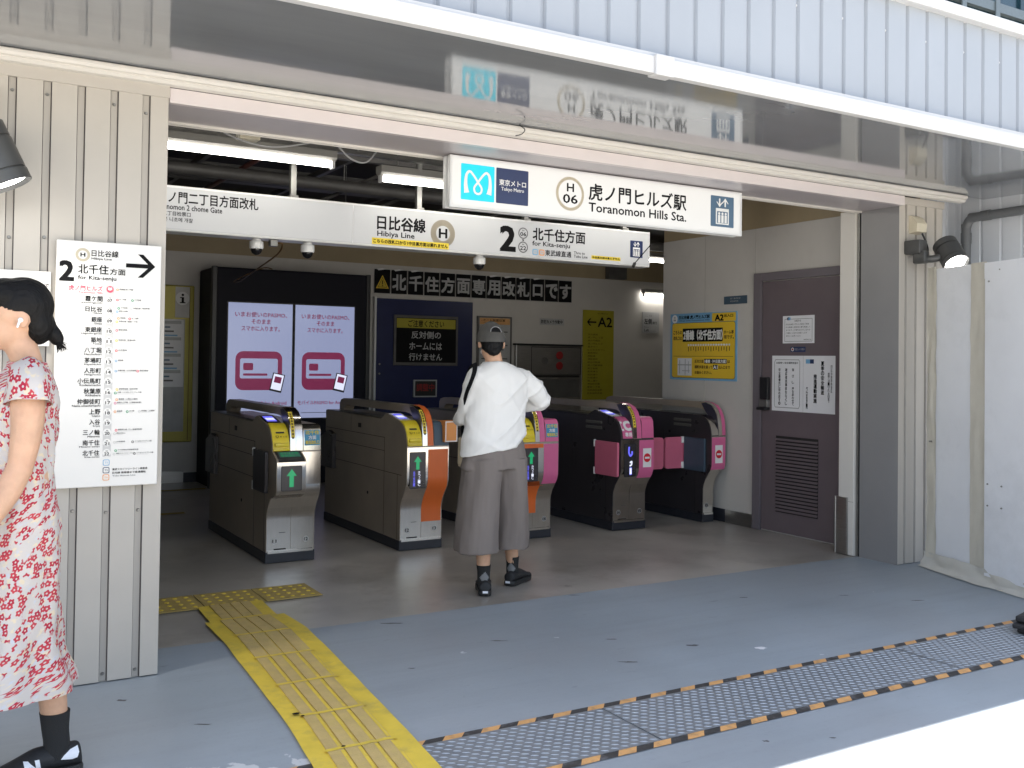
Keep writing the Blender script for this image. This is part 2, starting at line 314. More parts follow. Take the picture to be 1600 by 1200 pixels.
ORG = {}
class FrP:
    """a surface that follows a (y,z) profile: a = x, b = distance along the profile"""
    def __init__(s, prof, y0):
        s.P = [Vector((q[0] + y0, q[1])) for q in prof]; s.L = [0.0]
        for a, b in zip(s.P, s.P[1:]): s.L.append(s.L[-1] + (b - a).length)
    def p(s, a, b, d=0.0):
        i = 0
        while i < len(s.L) - 2 and s.L[i + 1] < b: i += 1
        f = (b - s.L[i]) / (s.L[i + 1] - s.L[i]); q = s.P[i].lerp(s.P[i + 1], f); t = (s.P[i + 1] - s.P[i]).normalized()
        return Vector((a, q.x - t.y * d, q.y + t.x * d))
class MB:
    def __init__(s): s.v = []; s.f = []; s.m = []; s.sm = []; s.names = []; s.uv = {}
    def mi(s, name):
        if name not in s.names: s.names.append(name)
        return s.names.index(name)
    def face(s, idx, mt, smooth=False): s.f.append(tuple(idx)); s.m.append(s.mi(mt)); s.sm.append(smooth)
    def add(s, pts):
        n = len(s.v); s.v += [Vector(p) for p in pts]; return n
    def poly(s, pts, mt):
        n = s.add(pts); s.face(range(n, n + len(pts)), mt)
    def box(s, x0, x1, y0, y1, z0, z1, mt, bev=0.0, M=None):
        bm = bmesh.new(); bmesh.ops.create_cube(bm, size=1)
        for v in bm.verts:
            v.co = Vector(((x0 + x1) / 2 + v.co.x * (x1 - x0), (y0 + y1) / 2 + v.co.y * (y1 - y0), (z0 + z1) / 2 + v.co.z * (z1 - z0)))
        if bev: bmesh.ops.bevel(bm, geom=bm.edges[:], offset=bev, segments=2, affect='EDGES', profile=0.5)
        s.from_bm(bm, mt, M); bm.free(); return s
    def from_bm(s, bm, mt, M=None):
        bm.verts.index_update()
        n = s.add([(M @ v.co) if M else v.co for v in bm.verts])
        for f in bm.faces: s.face([n + v.index for v in f.verts], mt, len(f.verts) == 4 and False)
    def prism(s, prof, axis, a0, a1, mt, capmt=None):
        def P(p, q, a):
            return {'x': (a, p, q), 'y': (p, a, q), 'z': (p, q, a)}[axis]
        k = len(prof); n = s.add([P(p, q, a0) for p, q in prof] + [P(p, q, a1) for p, q in prof])
        area = sum(prof[i][0] * prof[(i + 1) % k][1] - prof[(i + 1) % k][0] * prof[i][1] for i in range(k))
        flip = (area > 0) == (axis != 'y')
        if a1 < a0: flip = not flip
        for i in range(k):
            j = (i + 1) % k; q = (n + i, n + j, n + k + j, n + k + i)
            s.face(q if flip else q[::-1], mt)
        c = capmt or mt
        A = list(range(n, n + k)); B = list(range(n + k, n + 2 * k))
        s.face(A[::-1] if flip else A, c); s.face(B if flip else B[::-1], c); return s
    def sheet(s, prof, x0, x1, off0, off1, mt, org=(0, 0, 0)):
        """a strip that follows a (y,z) profile, off1 proud of it, extruded along x"""
        k = len(prof); P = [Vector(p) for p in prof]; nr = []
        for i in range(k):
            t = (P[min(i + 1, k - 1)] - P[max(i - 1, 0)]).normalized(); nr.append(Vector((-t.y, t.x)))
        o = Vector(org)
        def pt(i, off, x): q = P[i] + nr[i] * off; return o + Vector((x, q.x, q.y))
        n = s.add([pt(i, off1, x0) for i in range(k)] + [pt(i, off1, x1) for i in range(k)] + [pt(i, off0, x0) for i in range(k)] + [pt(i, off0, x1) for i in range(k)])
        for i in range(k - 1):
            s.face((n + i, n + k + i, n + k + i + 1, n + i + 1), mt, True)
            s.face((n + i, n + i + 1, n + 2 * k + i + 1, n + 2 * k + i), mt)
            s.face((n + k + i, n + 3 * k + i, n + 3 * k + i + 1, n + k + i + 1), mt)
        s.face((n, n + 2 * k, n + 3 * k, n + k), mt); s.face((n + k - 1, n + 2 * k - 1, n + 4 * k - 1, n + 3 * k - 1), mt)
        return s
    def ring_loft(s, rings, mt, caps=(True, True), smooth=True, mf=None, uvf=None):
        k = len(rings[0]); n = s.add([p for r in rings for p in r])
        for i in range(len(rings) - 1):
            for j in range(k):
                a, b = n + i * k + j, n + i * k + (j + 1) % k
                s.face((a, b, b + k, a + k), mf(i, j) if mf else mt, smooth)
        if caps[0]: s.face(list(range(n, n + k))[::-1], mt, smooth)
        if caps[1]: s.face(list(range(n + (len(rings) - 1) * k, n + len(rings) * k)), mt, smooth)
        return s
    def cyl(s, p0, p1, r0, mt, r1=None, n=16, caps=(True, True), smooth=True):
        return s.tube([p0, p1], [r0, r0 if r1 is None else r1], mt, n, caps, smooth)
    def tube(s, pts, r, mt, n=10, caps=(True, True), smooth=True):
        P = [Vector(p) for p in pts]; r = r if isinstance(r, (list, tuple)) else [r] * len(P)
        t0 = (P[1] - P[0]).normalized(); a = t0.orthogonal().normalized(); rings = []
        for i, p in enumerate(P):
            t = (P[min(i + 1, len(P) - 1)] - P[max(i - 1, 0)]).normalized()
            a = (a - t * a.dot(t)).normalized(); b = t.cross(a)
            rings.append([p + (a * math.cos(2 * math.pi * j / n) + b * math.sin(2 * math.pi * j / n)) * r[i] for j in range(n)])
        return s.ring_loft(rings, mt, caps, smooth)
    def limb(s, pts, radii, mt, n=14, sub=5):
        """smooth tapered limb with rounded ends"""
        P4 = smoothpath([(*p, 0) for p in pts], sub) if False else None
        P = smoothpath(pts, sub); Rr = [v.x for v in smoothpath([(r, 0, 0) for r in radii], sub)]
        t0 = (P[0] - P[1]).normalized(); t1 = (P[-1] - P[-2]).normalized()
        pre = [(P[0] + t0 * Rr[0] * math.sin(a), Rr[0] * math.cos(a)) for a in (1.45, 1.0, 0.5)]
        post = [(P[-1] + t1 * Rr[-1] * math.sin(a), Rr[-1] * math.cos(a)) for a in (0.5, 1.0, 1.45)]
        allp = pre + list(zip(P, Rr)) + post
        return s.tube([p for p, _ in allp], [q for _, q in allp], mt, n)
    def ball(s, c, r, mt, M=None, n=20, k=12):
        c = Vector(c); r = Vector(r if isinstance(r, (list, tuple)) else (r, r, r)); rings = []
        for i in range(k + 1):
            a = math.pi * (i + 0.02) / (k + 0.04); q = []
            for j in range(n):
                b = 2 * math.pi * j / n; d = Vector((r.x * math.sin(a) * math.cos(b), r.y * math.sin(a) * math.sin(b), -r.z * math.cos(a)))
                q.append(c + ((M @ d) if M else d))
            rings.append(q)
        return s.ring_loft(rings, mt)
    def ell(s, secs, mt, n=28, caps=(True, True), sub=4, fold=None, mf=None, uv=False):
        """loft of ellipses: secs = (cx,cy,z,rx,ry) bottom to top, smoothed"""
        A = smoothpath([(q[0], q[1], q[2]) for q in secs], sub); B = smoothpath([(q[3], q[4], 0) for q in secs], sub)
        rings = []
        k = n + 1 if uv else n
        for c, r in zip(A, B):
            ring = []
            for j in range(k):
                a = 2 * math.pi * j / n
                q = Vector((c.x + r.x * math.cos(a), c.y + r.y * math.sin(a), c.z))
                if fold: q = fold(q, a, Vector((math.cos(a), math.sin(a), 0)))
                ring.append(q)
            rings.append(ring)
        if not uv: return s.ring_loft(rings, mt, caps, True, mf)
        n0 = s.add([p for r in rings for p in r])
        for i, r in enumerate(rings):
            per = 0.0
            for j in range(k):
                if j: per += 2 * math.pi * max(B[i].x, B[i].y) * 0.92 / n
                s.uv[n0 + i * k + j] = (per, r[j].z)
        for i in range(len(rings) - 1):
            for j in range(n):
                a = n0 + i * k + j; s.face((a, a + 1, a + 1 + k, a + k), mt, True)
        return s
    # flat graphics on a plane
    def rect(s, fr, a0, a1, b0, b1, d, mt):
        s.poly([fr.p(a0, b0, d), fr.p(a1, b0, d), fr.p(a1, b1, d), fr.p(a0, b1, d)], mt)
    def rrect(s, fr, a0, a1, b0, b1, r, d, mt, n=5):
        pts = []
        for cx, cy, s0 in ((a1 - r, b0 + r, -90), (a1 - r, b1 - r, 0), (a0 + r, b1 - r, 90), (a0 + r, b0 + r, 180)):
            for k in range(n + 1):
                t = R(s0 + 90 * k / n); pts.append(fr.p(cx + r * math.cos(t), cy + r * math.sin(t), d))
        s.poly(pts, mt)
    def disc(s, fr, a, b, r, d, mt, n=32, ry=None):
        s.poly([fr.p(a + r * math.cos(2 * math.pi * k / n), b + (ry or r) * math.sin(2 * math.pi * k / n), d) for k in range(n)], mt)
    def annulus(s, fr, a, b, r0, r1, d, mt, n=36, asp=1.0):
        q = s.add([fr.p(a + r * math.cos(2 * math.pi * k / n), b + r * asp * math.sin(2 * math.pi * k / n), d) for r in (r0, r1) for k in range(n)])
        for k in range(n):
            j = (k + 1) % n; s.face((q + k, q + n + k, q + n + j, q + j), mt)
    def frame(s, fr, a0, a1, b0, b1, t, d, mt):
        s.rect(fr, a0, a1, b0, b0 + t, d, mt); s.rect(fr, a0, a1, b1 - t, b1, d, mt)
        s.rect(fr, a0, a0 + t, b0 + t, b1 - t, d, mt); s.rect(fr, a1 - t, a1, b0 + t, b1 - t, d, mt)
    def pg(s, fr, pts, d, mt): s.poly([fr.p(a, b, d) for a, b in pts], mt)
    def stroke(s, fr, pts, wd, d, mt, sub=6):
        P = smoothpath([(a, b, 0) for a, b in pts], sub); wd = wd if callable(wd) else (lambda t, w=wd: w)
        L_, R_ = [], []
        for i, p in enumerate(P):
            t = (P[min(i + 1, len(P) - 1)] - P[max(i - 1, 0)]).normalized(); nn = Vector((-t.y, t.x, 0)); h = wd(i / (len(P) - 1)) / 2
            L_.append(p + nn * h); R_.append(p - nn * h)
        n = s.add([fr.p(q.x, q.y, d + 2e-5 * i) for i, q in enumerate(R_)] + [fr.p(q.x, q.y, d + 2e-5 * i) for i, q in enumerate(L_)]); k = len(P)
        for i in range(k - 1): s.face((n + i, n + i + 1, n + k + i + 1, n + k + i), mt)
    def text(s, fr, t, a0, a1, b0, b1, d, mt, bold=0.012, vert=False):
        if vert:
            ch = [c for c in t]; h = (b1 - b0) / len(ch)
            for i, c in enumerate(ch):
                if c != ' ':
                    p = 0.10 * h
                    if c in 'ー':
                        s.rect(fr, (a0 + a1) / 2 - h * 0.06, (a0 + a1) / 2 + h * 0.06, b1 - (i + 1) * h + p, b1 - i * h - p, d, mt)
                    else: s.text(fr, c, a0, a1, b1 - (i + 1) * h + p / 2, b1 - i * h - p / 2, d, mt, bold)
            return
        vs, fs = glyphs(t, 0.0)
        if not vs: return
        x0 = min(v[0] for v in vs); x1 = max(v[0] for v in vs); y0 = min(v[1] for v in vs); y1 = max(v[1] for v in vs)
        sx = (a1 - a0) / (x1 - x0); sy = (b1 - b0) / max(1e-6, y1 - y0); h = bold
        sh = [(0, 0)] if bold < 0.006 else ([(-h, 0), (h, 0), (0, h), (0, -h)] if bold < 0.022 else [(-h, -h), (h, h), (-h, h), (h, -h), (0, 0), (h, 0), (-h, 0)])
        for q, (ox, oy) in enumerate(sh):
            n = s.add([fr.p(a0 + (x - x0) * sx + ox * sx, b0 + (y - y0) * sy + oy * sy, d + 0.00006 * q) for x, y in vs])
            for f in fs: s.face([n + i for i in f], mt)
    def build(s, name, parent=None, origin=None, angle=38, label=None, cat=None, group=None, kind=None):
        if parent is not None: org = ORG[parent.name]
        elif origin is not None: org = Vector(origin)
        else:
            lo = Vector([min(v[i] for v in s.v) for i in range(3)]); hi = Vector([max(v[i] for v in s.v) for i in range(3)])
            org = Vector(((lo.x + hi.x) / 2, (lo.y + hi.y) / 2, lo.z))
        me = bpy.data.meshes.new(name); me.from_pydata([v - org for v in s.v], [], s.f)
        for nm in s.names: me.materials.append(MATS[nm])
        me.polygons.foreach_set('material_index', s.m); me.polygons.foreach_set('use_smooth', s.sm)
        if s.uv:
            ul = me.uv_layers.new(name='UVMap')
            for lp in me.loops: ul.data[lp.index].uv = s.uv.get(lp.vertex_index, (0, 0))
        me.update()
        if any(s.sm): me.set_sharp_from_angle(angle=R(angle))
        o = bpy.data.objects.new(name, me); COL.objects.link(o)
        if parent is not None: o.parent = parent
        else: o.location = org
        ORG[o.name] = org
        if label: o['label'] = label
        if cat: o['category'] = cat
        if group: o['group'] = group
        if kind: o['kind'] = kind
        return o

def thing(name, label, cat, loc=(0, 0, 0), group=None):
    o = bpy.data.objects.new(name, None); COL.objects.link(o); o.location = loc; o.empty_display_size = 0.1
    o['label'] = label; o['category'] = cat
    if group: o['group'] = group
    ORG[o.name] = Vector(loc); return o
def remesh(mb, voxel, smooth=3, fold=None):
    """one continuous surface from overlapping lofts; returns a new MB with one material"""
    me = bpy.data.meshes.new('t'); me.from_pydata(mb.v, [], mb.f); o = bpy.data.objects.new('t', me); COL.objects.link(o)
    md = o.modifiers.new('r', 'REMESH'); md.mode = 'VOXEL'; md.voxel_size = voxel
    if smooth: ms = o.modifiers.new('s', 'SMOOTH'); ms.iterations = smooth; ms.factor = 0.6
    bpy.context.view_layer.update()
    m2 = bpy.data.meshes.new_from_object(o.evaluated_get(bpy.context.evaluated_depsgraph_get()))
    out = MB(); out.names = list(mb.names)
    nrm = [v.normal.copy() for v in m2.vertices]
    out.v = [v.co.copy() for v in m2.vertices]
    if fold: out.v = [fold(p, q) for p, q in zip(out.v, nrm)]
    for p in m2.polygons: out.f.append(tuple(p.vertices)); out.m.append(0); out.sm.append(True)
    bpy.data.objects.remove(o); bpy.data.meshes.remove(me); bpy.data.meshes.remove(m2)
    return out
# ------------------------------------------------------------------ ground
def sheet_obj(name, pts, z, mt):
    b = MB(); b.poly([(x, y, z) for x, y in pts], mt); return b.build(name, origin=(0, 0, z), kind='structure')
sheet_obj('ground', [(-400, -400), (400, -400), (400, 400), (-400, 400)], -0.05, 'far_ground')
sheet_obj('street', [(-30, -25), (30, -25), (30, 2.17)] + [(29.9 - 0.12 * k, 2.17 + 0.012 * noise.noise((k * 0.6, 9, 4))) for k in range(500)] + [(-30, 2.17)], 0.0015, 'street')
sheet_obj('interior_floor', [(-5, 4.7), (14, 4.7), (14, 11.6), (-5, 11.6)], -0.004, 'concrete_floor')
edge = [(-5 + 0.25 * k, 5.01 + 0.012 * noise.noise((k * 0.7, 3, 1))) for k in range(0, 45)]
edge += [(6.6, 5.0), (7.2, 4.9)]
front = [(7.2, 2.0), (-5.2, 2.0)]
sheet_obj('pavement', edge + front, 0.0, 'blue_paint')

# ------------------------------------------------------------------ ribbed cladding
def ribbed(b, fr, a0, a1, b0, b1, starts, gw, depth, mt, line, wall=0.004):
    cur = a0
    def strip(x0, d0, x1, d1, m):
        b.poly([fr.p(x0, b0, d0), fr.p(x1, b0, d1), fr.p(x1, b1, d1), fr.p(x0, b1, d0)], m)
    for g in starts:
        if g <= cur or g + gw >= a1: continue
        strip(cur, 0, g, 0, mt); strip(g, 0, g + wall, -depth, line)
        strip(g + wall, -depth, g + gw - wall, -depth, mt); strip(g + gw - wall, -depth, g + gw, 0, line); cur = g + gw
    strip(cur, 0, a1, 0, mt)

wall_l = thing('cladding_wall', 'tall beige ribbed metal wall left of the station entrance, carrying the line map', 'wall', (-1.0, 4.6, 0))
G0 = [0.2695 + 0.1337 * k for k in range(-24, 5)]
b = MB(); ribbed(b, FY(4.6), -3, 0.915, 0.006, 2.60, G0, 0.034, 0.016, 'cladding', 'groove_shade'); b.box(-3, 0.915, 4.622, 4.98, 0.0, 2.64, 'cladding')
b.poly([(0.915, 4.6, 0.006), (0.915, 4.622, 0.006), (0.915, 4.622, 2.6), (0.915, 4.6, 2.6)], 'cladding'); b.build('ribbed_panel', wall_l)
b = MB(); b.box(-3, 0.919, 4.592, 4.615, 2.583, 2.637, 'cladding', 0.002); b.build('top_trim', wall_l)
for k, zs in ((-2, (2.52, 0.04)), (-1, (2.5, 1.9, 0.72, 0.04)), (0, (2.53, 1.91, 0.04)), (1, (2.53, 1.92, 0.72)), (2, (0.75, 0.035)), (3, (2.525, 0.735, 0.035)), (4, (2.505, 0.738, 0.035))):
    for z in zs:
        x = 0.2695 + 0.1337 * k + 0.017; b = MB(); b.cyl((x, 4.6175, z), (x, 4.611, z), 0.0085, 'galvanised', 0.006, 12); b.cyl((x, 4.611, z), (x, 4.606, z), 0.005, 'galvanised', 0.004, 8); b.build('screw', wall_l)

wall_r = thing('cladding_pillar', 'grey and beige ribbed metal pillar at the right end of the entrance', 'pillar', (6.2, 4.65, 0))
b = MB(); ribbed(b, FY(4.65), 5.975, 6.46, 0.006, 2.64, [6.035 + 0.11 * k for k in range(4)], 0.026, 0.014, 'cladding', 'joint')  # joint colour on the flanks paints a softer groove shadow
b.build('ribbed_panel', wall_r)
b = MB(); b.box(5.975, 6.46, 4.666, 4.985, 0, 2.64, 'grey_paint'); b.poly([(5.975, 4.65, 0.006), (5.975, 4.666, 0.006), (5.975, 4.666, 2.64), (5.975, 4.65, 2.64)], 'grey_paint'); b.build('inner_face', wall_r)
b = MB(); b.box(5.97, 6.47, 4.640, 4.663, 2.585, 2.637, 'cladding', 0.002); b.build('top_trim', wall_r)
b = MB(); b.box(5.99, 6.2, 4.987, 5.028, 0, 2.57, 'seam'); b.box(5.982, 5.99, 5.006, 5.024, 0, 2.57, 'galvanised'); b.build('shutter_rail', wall_r)

side = thing('corrugated_wall', 'pale blue corrugated metal wall behind the hoarding at the right', 'wall', (6.88, 3.6, 0))
b = MB(); ribbed(b, FX(6.88), -4.84, -2.3, 0.0, 3.3, [-4.80 + 0.165 * k for k in range(16)], 0.03, 0.014, 'corrugated_side', 'corrugated_side', 0.008); b.build('ribbed_panel', side)
b = MB(); ribbed(b, FY(4.84), 6.46, 6.88, 0.0, 3.3, [6.50 + 0.13 * k for k in range(4)], 0.03, 0.014, 'corrugated_side', 'corrugated_side', 0.008); b.build('return_panel', side)
b = MB(); b.box(6.9, 7.1, 2.3, 4.9, 0, 3.3, 'corrugated_side'); b.build('backing', side)

# ------------------------------------------------------------------ canopy
can = thing('canopy', 'flat entrance canopy with mirror-like grey soffit and white front edge', 'canopy', (2.5, 4.0, 2.69))
b = MB(); b.box(-3, 8, 3.425, 4.6, 2.692, 2.76, 'soffit'); b.build('soffit', can)
b = MB(); b.box(-3, 2.716, 3.38, 3.424, 2.688, 2.765, 'fascia_white', 0.004); b.box(2.813, 8, 3.38, 3.424, 2.688, 2.765, 'fascia_white', 0.004)
b.box(-3, 8, 3.40, 3.48, 2.767, 2.785, 'fascia_white'); b.build('fascia', can)
b = MB(); b.box(2.714, 2.815, 3.366, 3.43, 2.680, 2.772, 'fascia_white', 0.004); b.build('joint_cover', can)
b = MB(); b.prism([(4.6, 2.634), (4.565, 2.638), (4.555, 2.650), (4.556, 2.656), (4.545, 2.660), (4.538, 2.672), (4.54, 2.684), (4.552, 2.690), (4.6, 2.690)], 'x', -3, 6.6, 'cream_trim'); b.build('wall_trim', can)
par = thing('parapet_wall', 'light blue ribbed metal parapet above the canopy with white coping', 'wall', (2.5, 3.45, 2.785))
b = MB(); ribbed(b, FY(3.45), -3, 8, 2.785, 3.37, [-2.95 + 0.165 * k for k in range(66)], 0.030, 0.014, 'corrugated', 'corrugated', 0.009); b.build('ribbed_panel', par)
b = MB(); b.box(-3, 8, 3.40, 3.56, 3.358, 3.42, 'fascia_white', 0.004); b.build('coping', par)
for k in range(8):
    for x0 in (-2.935 + 0.165 * (38 + 2 * k),):
        b = MB(); z = 3.20 - 0.002 * k; b.cyl((x0, 3.452 + 0.012, z), (x0, 3.458, z), 0.007, 'fascia_white', 0.005, 10); b.build('screw', par)
lin = thing('entrance_lintel', 'pinkish white beam spanning the entrance above the station sign', 'beam', (3.4, 4.6, 2.565))
b = MB(); b.box(0.92, 5.974, 4.602, 4.64, 2.566, 2.633, 'pink_white', 0.003); b.build('front_band', lin)
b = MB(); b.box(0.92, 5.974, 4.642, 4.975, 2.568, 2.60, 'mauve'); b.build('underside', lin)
b = MB(); b.box(0.0, 6.2, 4.977, 4.987, 2.556, 2.572, 'cream_trim'); b.box(0.0, 6.2, 5.012, 5.022, 2.556, 2.572, 'cream_trim'); b.box(0.0, 6.2, 4.988, 5.011, 2.60, 2.62, 'seam'); b.build('shutter_slot', lin)
b = MB(); b.box(-3, 6.45, 4.67, 4.97, 2.70, 3.19, 'ceiling_dark'); b.build('backing', lin)
# small wire hanging from the canopy trim
b = MB(); b.tube(smoothpath([(2.72, 4.535, 2.69), (2.74, 4.51, 2.665), (2.715, 4.50, 2.635), (2.68, 4.505, 2.622)], 5), 0.0028, 'black', 6); b.build('wire', label='short black wire hanging from the canopy trim above the sign', cat='wire')

# ------------------------------------------------------------------ interior shell
shell = thing('station_hall', 'dim station hall walls and roof enclosing the ticket gates', 'building', (3, 11.6, 0))
b = MB(); b.box(-5, 14, 11.5, 11.7, 0, 2.6, 'wall_white'); b.build('back_wall', shell)
b = MB(); b.box(-5, 14, 11.49, 11.7, 2.6, 3.2, 'tan_board'); b.box(-5, 14, 11.482, 11.49, 2.585, 2.61, 'wall_white'); b.build('upper_board', shell)
b = MB(); b.box(-5, 14, 11.485, 11.499, 0, 0.11, 'plinth'); b.build('skirting', shell)
b = MB(); b.box(1.9, 2.52, 11.475, 11.484, 0.0, 0.13, 'steel_dull'); b.build('kick_plate', shell)
b = MB(); b.box(-5, 14, 3.57, 11.7, 3.2, 3.35, 'ceiling_dark'); b.build('roof', shell)
b = MB(); b.box(-5.2, -5, 4.99, 11.7, 0, 3.2, 'wall_white'); b.box(14, 14.2, 7.5, 11.7, 0, 3.2, 'wall_white'); b.box(-5.2, -3, 4.6, 4.99, 0, 3.35, 'cladding'); b.build('side_wall', shell)
b = MB(); b.box(8.36, 8.67, 11.38, 11.48, 2.615, 3.2, 'pipe_dark'); b.build('wall_post', shell)
rw = thing('panelled_wall', 'off-white panelled side wall beside the purple service door', 'wall', (6.2, 6.5, 0))
b = MB(); b.box(6.2, 14, 5.172, 7.55, 0, 2.6, 'wall_white'); b.build('panel', rw)
b = MB(); b.box(6.205, 14, 5.03, 7.55, 2.602, 3.2, 'tan_board'); b.build('upper_board', rw)
b = MB()
for y in (6.945, 6.30): b.box(6.198, 6.2005, y - 0.002, y + 0.002, 0.1, 2.6, 'joint')
b.build('joint_line', rw)
b = MB(); b.box(6.188, 6.2, 6.64, 7.55, 0, 0.115, 'plinth'); b.build('skirting', rw)
b = MB(); b.box(6.186, 6.2, 6.30, 6.64, 0, 0.115, 'steel_dull'); b.build('kick_plate', rw)
b = MB(); b.box(5.962, 6.2, 5.03, 5.17, 0.0, 2.58, 'jamb_white', 0.004); b.build('white_jamb', rw)
b = MB(); b.box(5.9605, 5.9615, 5.03, 5.17, 0.398, 0.402, 'joint'); b.build('jamb_joint', rw)
gd = thing('corner_guard', 'stainless steel corner guard at the foot of the white jamb', 'corner guard', (5.95, 5.18, 0))
b = MB(); b.box(5.945, 5.960, 5.075, 5.195, 0.004, 0.43, 'steel_dull', 0.004); b.box(5.955, 6.03, 5.182, 5.197, 0.004, 0.43, 'steel_dull', 0.004); b.cyl((5.9525, 5.187, 0.004), (5.9525, 5.187, 0.43), 0.011, 'steel_dull', n=16); b.build('folded_plate', gd)

# ------------------------------------------------------------------ service door and its notices
door = thing('service_door', 'dull purple steel service door with a louvre and a keypad lock', 'door', (6.19, 5.76, 0))
b = MB(); b.box(6.172, 6.199, 6.205, 6.295, 0, 2.205, 'door_frame', 0.003); b.box(6.172, 6.199, 5.24, 6.204, 2.135, 2.205, 'door_frame', 0.003); b.box(6.172, 6.199, 5.18, 5.28, 0, 2.134, 'door_frame', 0.003); b.build('door_frame', door)
b = MB(); b.box(6.186, 6.1985, 5.285, 6.198, 0.012, 2.128, 'door_purple', 0.002); b.build('door_leaf', door)
b = MB(); b.box(6.1845, 6.1858, 5.57, 6.03, 0.18, 0.82, 'door_dark')
for k in range(21):
    z = 0.195 + 0.0295 * k; b.prism([(6.1844, z), (6.172, z - 0.004), (6.171, z - 0.001), (6.1844, z + 0.014)], 'y', 5.572, 6.028, 'door_purple')
b.build('louvre', door)
b = MB(); b.box(6.148, 6.1855, 6.10, 6.19, 1.12, 1.31, 'black', 0.006); b.build('keypad_lock', door)
b = MB(); b.box(6.144, 6.1855, 6.10, 6.19, 1.055, 1.118, 'galvanised', 0.004); b.box(6.125, 6.1855, 6.105, 6.205, 1.03, 1.052, 'black', 0.004); b.build('handle', door)
F = FX(6.1850)
def notice(name, label, a0, a1, z0, z1):
    return thing(name, label, 'notice', (6.185, (a0 + a1) / -2, z0))
n1 = notice('paper_notice', 'small horizontal paper notice at the top of the purple door', -5.961, -5.617, 1.597, 1.826)
b = MB(); b.rect(F, -5.961, -5.617, 1.597, 1.826, 0.001, 'paper'); b.build('sheet', n1)
b = MB()
b.frame(F, -5.94, -5.64, 1.612, 1.80, 0.003, 0.002, 'ink_soft'); b.disc(F, -5.90, 1.802, 0.013, 0.003, 'navy'); b.disc(F, -5.885, 1.802, 0.013, 0.0035, 'poster_blue')
b.text(F, 'お知らせ', -5.83, -5.76, 1.775, 1.792, 0.002, 'ink', 0.01)
for k, t in enumerate(('日比谷線虎ノ門ヒルズ駅をご利用', 'のお客様へ 駅改良工事を実施して', 'おります ご不便をおかけしますが', 'ご理解とご協力をお願いします', '足元にご注意ください')):
    b.text(F, t, -5.925, -5.925 + 0.0165 * len(t), 1.748 - 0.024 * k, 1.762 - 0.024 * k, 0.002, 'ink', 0.005)
b.text(F, '駅務管区長', -5.73, -5.65, 1.622, 1.632, 0.002, 'ink', 0.005); b.build('lettering', n1)
b = MB(); b.rect(F, -5.873, -5.711, 1.525, 1.568, 0.001, 'navy'); st = b.build('door_sticker', origin=(6.185, 5.79, 1.525), label='small navy sticker between the paper notices on the purple door', cat='sticker')
b = MB(); b.disc(F, -5.85, 1.5465, 0.015, 0.002, 'white_print'); b.disc(F, -5.85, 1.5465, 0.009, 0.0025, 'dull_red'); b.text(F, '防犯カメラ作動中', -5.825, -5.72, 1.537, 1.556, 0.002, 'grey_print', 0.005); b.build('lettering', st)
n2 = notice('paper_notice', 'white notice with rounded border, left one of the pair on the purple door', -6.079, -5.735, 1.03, 1.494)
b = MB(); b.rect(F, -6.079, -5.735, 1.03, 1.494, 0.001, 'paper'); b.build('sheet', n2)
b = MB()
pts = [(-6.04, 1.06), (-6.05, 1.08), (-6.05, 1.44), (-6.04, 1.46), (-5.78, 1.46), (-5.77, 1.44), (-5.77, 1.08), (-5.78, 1.06), (-6.04, 1.06)]
for q, r_ in zip(pts, pts[1:]):
    dx, dz = r_[0] - q[0], r_[1] - q[1]; l = math.hypot(dx, dz); nx, nz = -dz / l * 0.0018, dx / l * 0.0018
    b.pg(F, [(q[0] - nx, q[1] - nz), (r_[0] - nx, r_[1] - nz), (r_[0] + nx, r_[1] + nz), (q[0] + nx, q[1] + nz)], 0.002, 'ink_soft')
b.text(F, 'お客様へ 安全運動推進中', -6.03, -5.79, 1.425, 1.443, 0.002, 'ink', 0.008)
b.text(F, '指 さ し 声をあわせて', -5.855, -5.832, 1.08, 1.39, 0.002, 'ink', 0.02, vert=True); b.text(F, '確認徹底事故をなくし', -5.93, -5.907, 1.08, 1.39, 0.002, 'ink', 0.02, vert=True); b.text(F, '安全最優先に努めます。', -6.005, -5.982, 1.08, 1.39, 0.002, 'ink', 0.02, vert=True); b.build('lettering', n2)
n3 = notice('paper_notice', 'white notice with bold vertical text, right one of the pair on the purple door', -5.733, -5.40, 1.03, 1.494)
b = MB(); b.rect(F, -5.733, -5.40, 1.03, 1.494, 0.0015, 'paper'); b.build('sheet', n3)
b = MB(); b.rect(F, -5.705, -5.66, 1.43, 1.465, 0.003, 'poster_blue'); b.rect(F, -5.66, -5.62, 1.43, 1.465, 0.003, 'navy')
b.text(F, '夏季の安全輸送', -5.545, -5.513, 1.18, 1.45, 0.003, 'ink', 0.03, vert=True); b.text(F, '推進運動実施', -5.62, -5.588, 1.11, 1.345, 0.003, 'ink', 0.03, vert=True)
b.text(F, '期間八月一日より末日まで', -5.475, -5.457, 1.12, 1.36, 0.003, 'ink', 0.015, vert=True); b.text(F, '日比谷線駅務管区', -5.445, -5.43, 1.20, 1.42, 0.003, 'ink', 0.01, vert=True); b.text(F, '虎ノ門駅務管区一同', -5.70, -5.683, 1.06, 1.24, 0.003, 'ink', 0.02, vert=True); b.build('lettering', n3)
b = MB(); b.box(6.190, 6.1992, 6.397, 6.683, 1.955, 2.026, 'slate', 0.001); pl = b.build('room_plate', label='small dark grey room plate on the wall left of the purple door', cat='sign')
b = MB(); Fp = FX(6.1895); b.text(Fp, '駅 事務室', -6.60, -6.47, 1.997, 2.012, 0.001, 'grey_print', 0.005); b.text(Fp, '関係者専用', -6.60, -6.50, 1.972, 1.987, 0.001, 'grey_print', 0.005); b.build('lettering', pl)

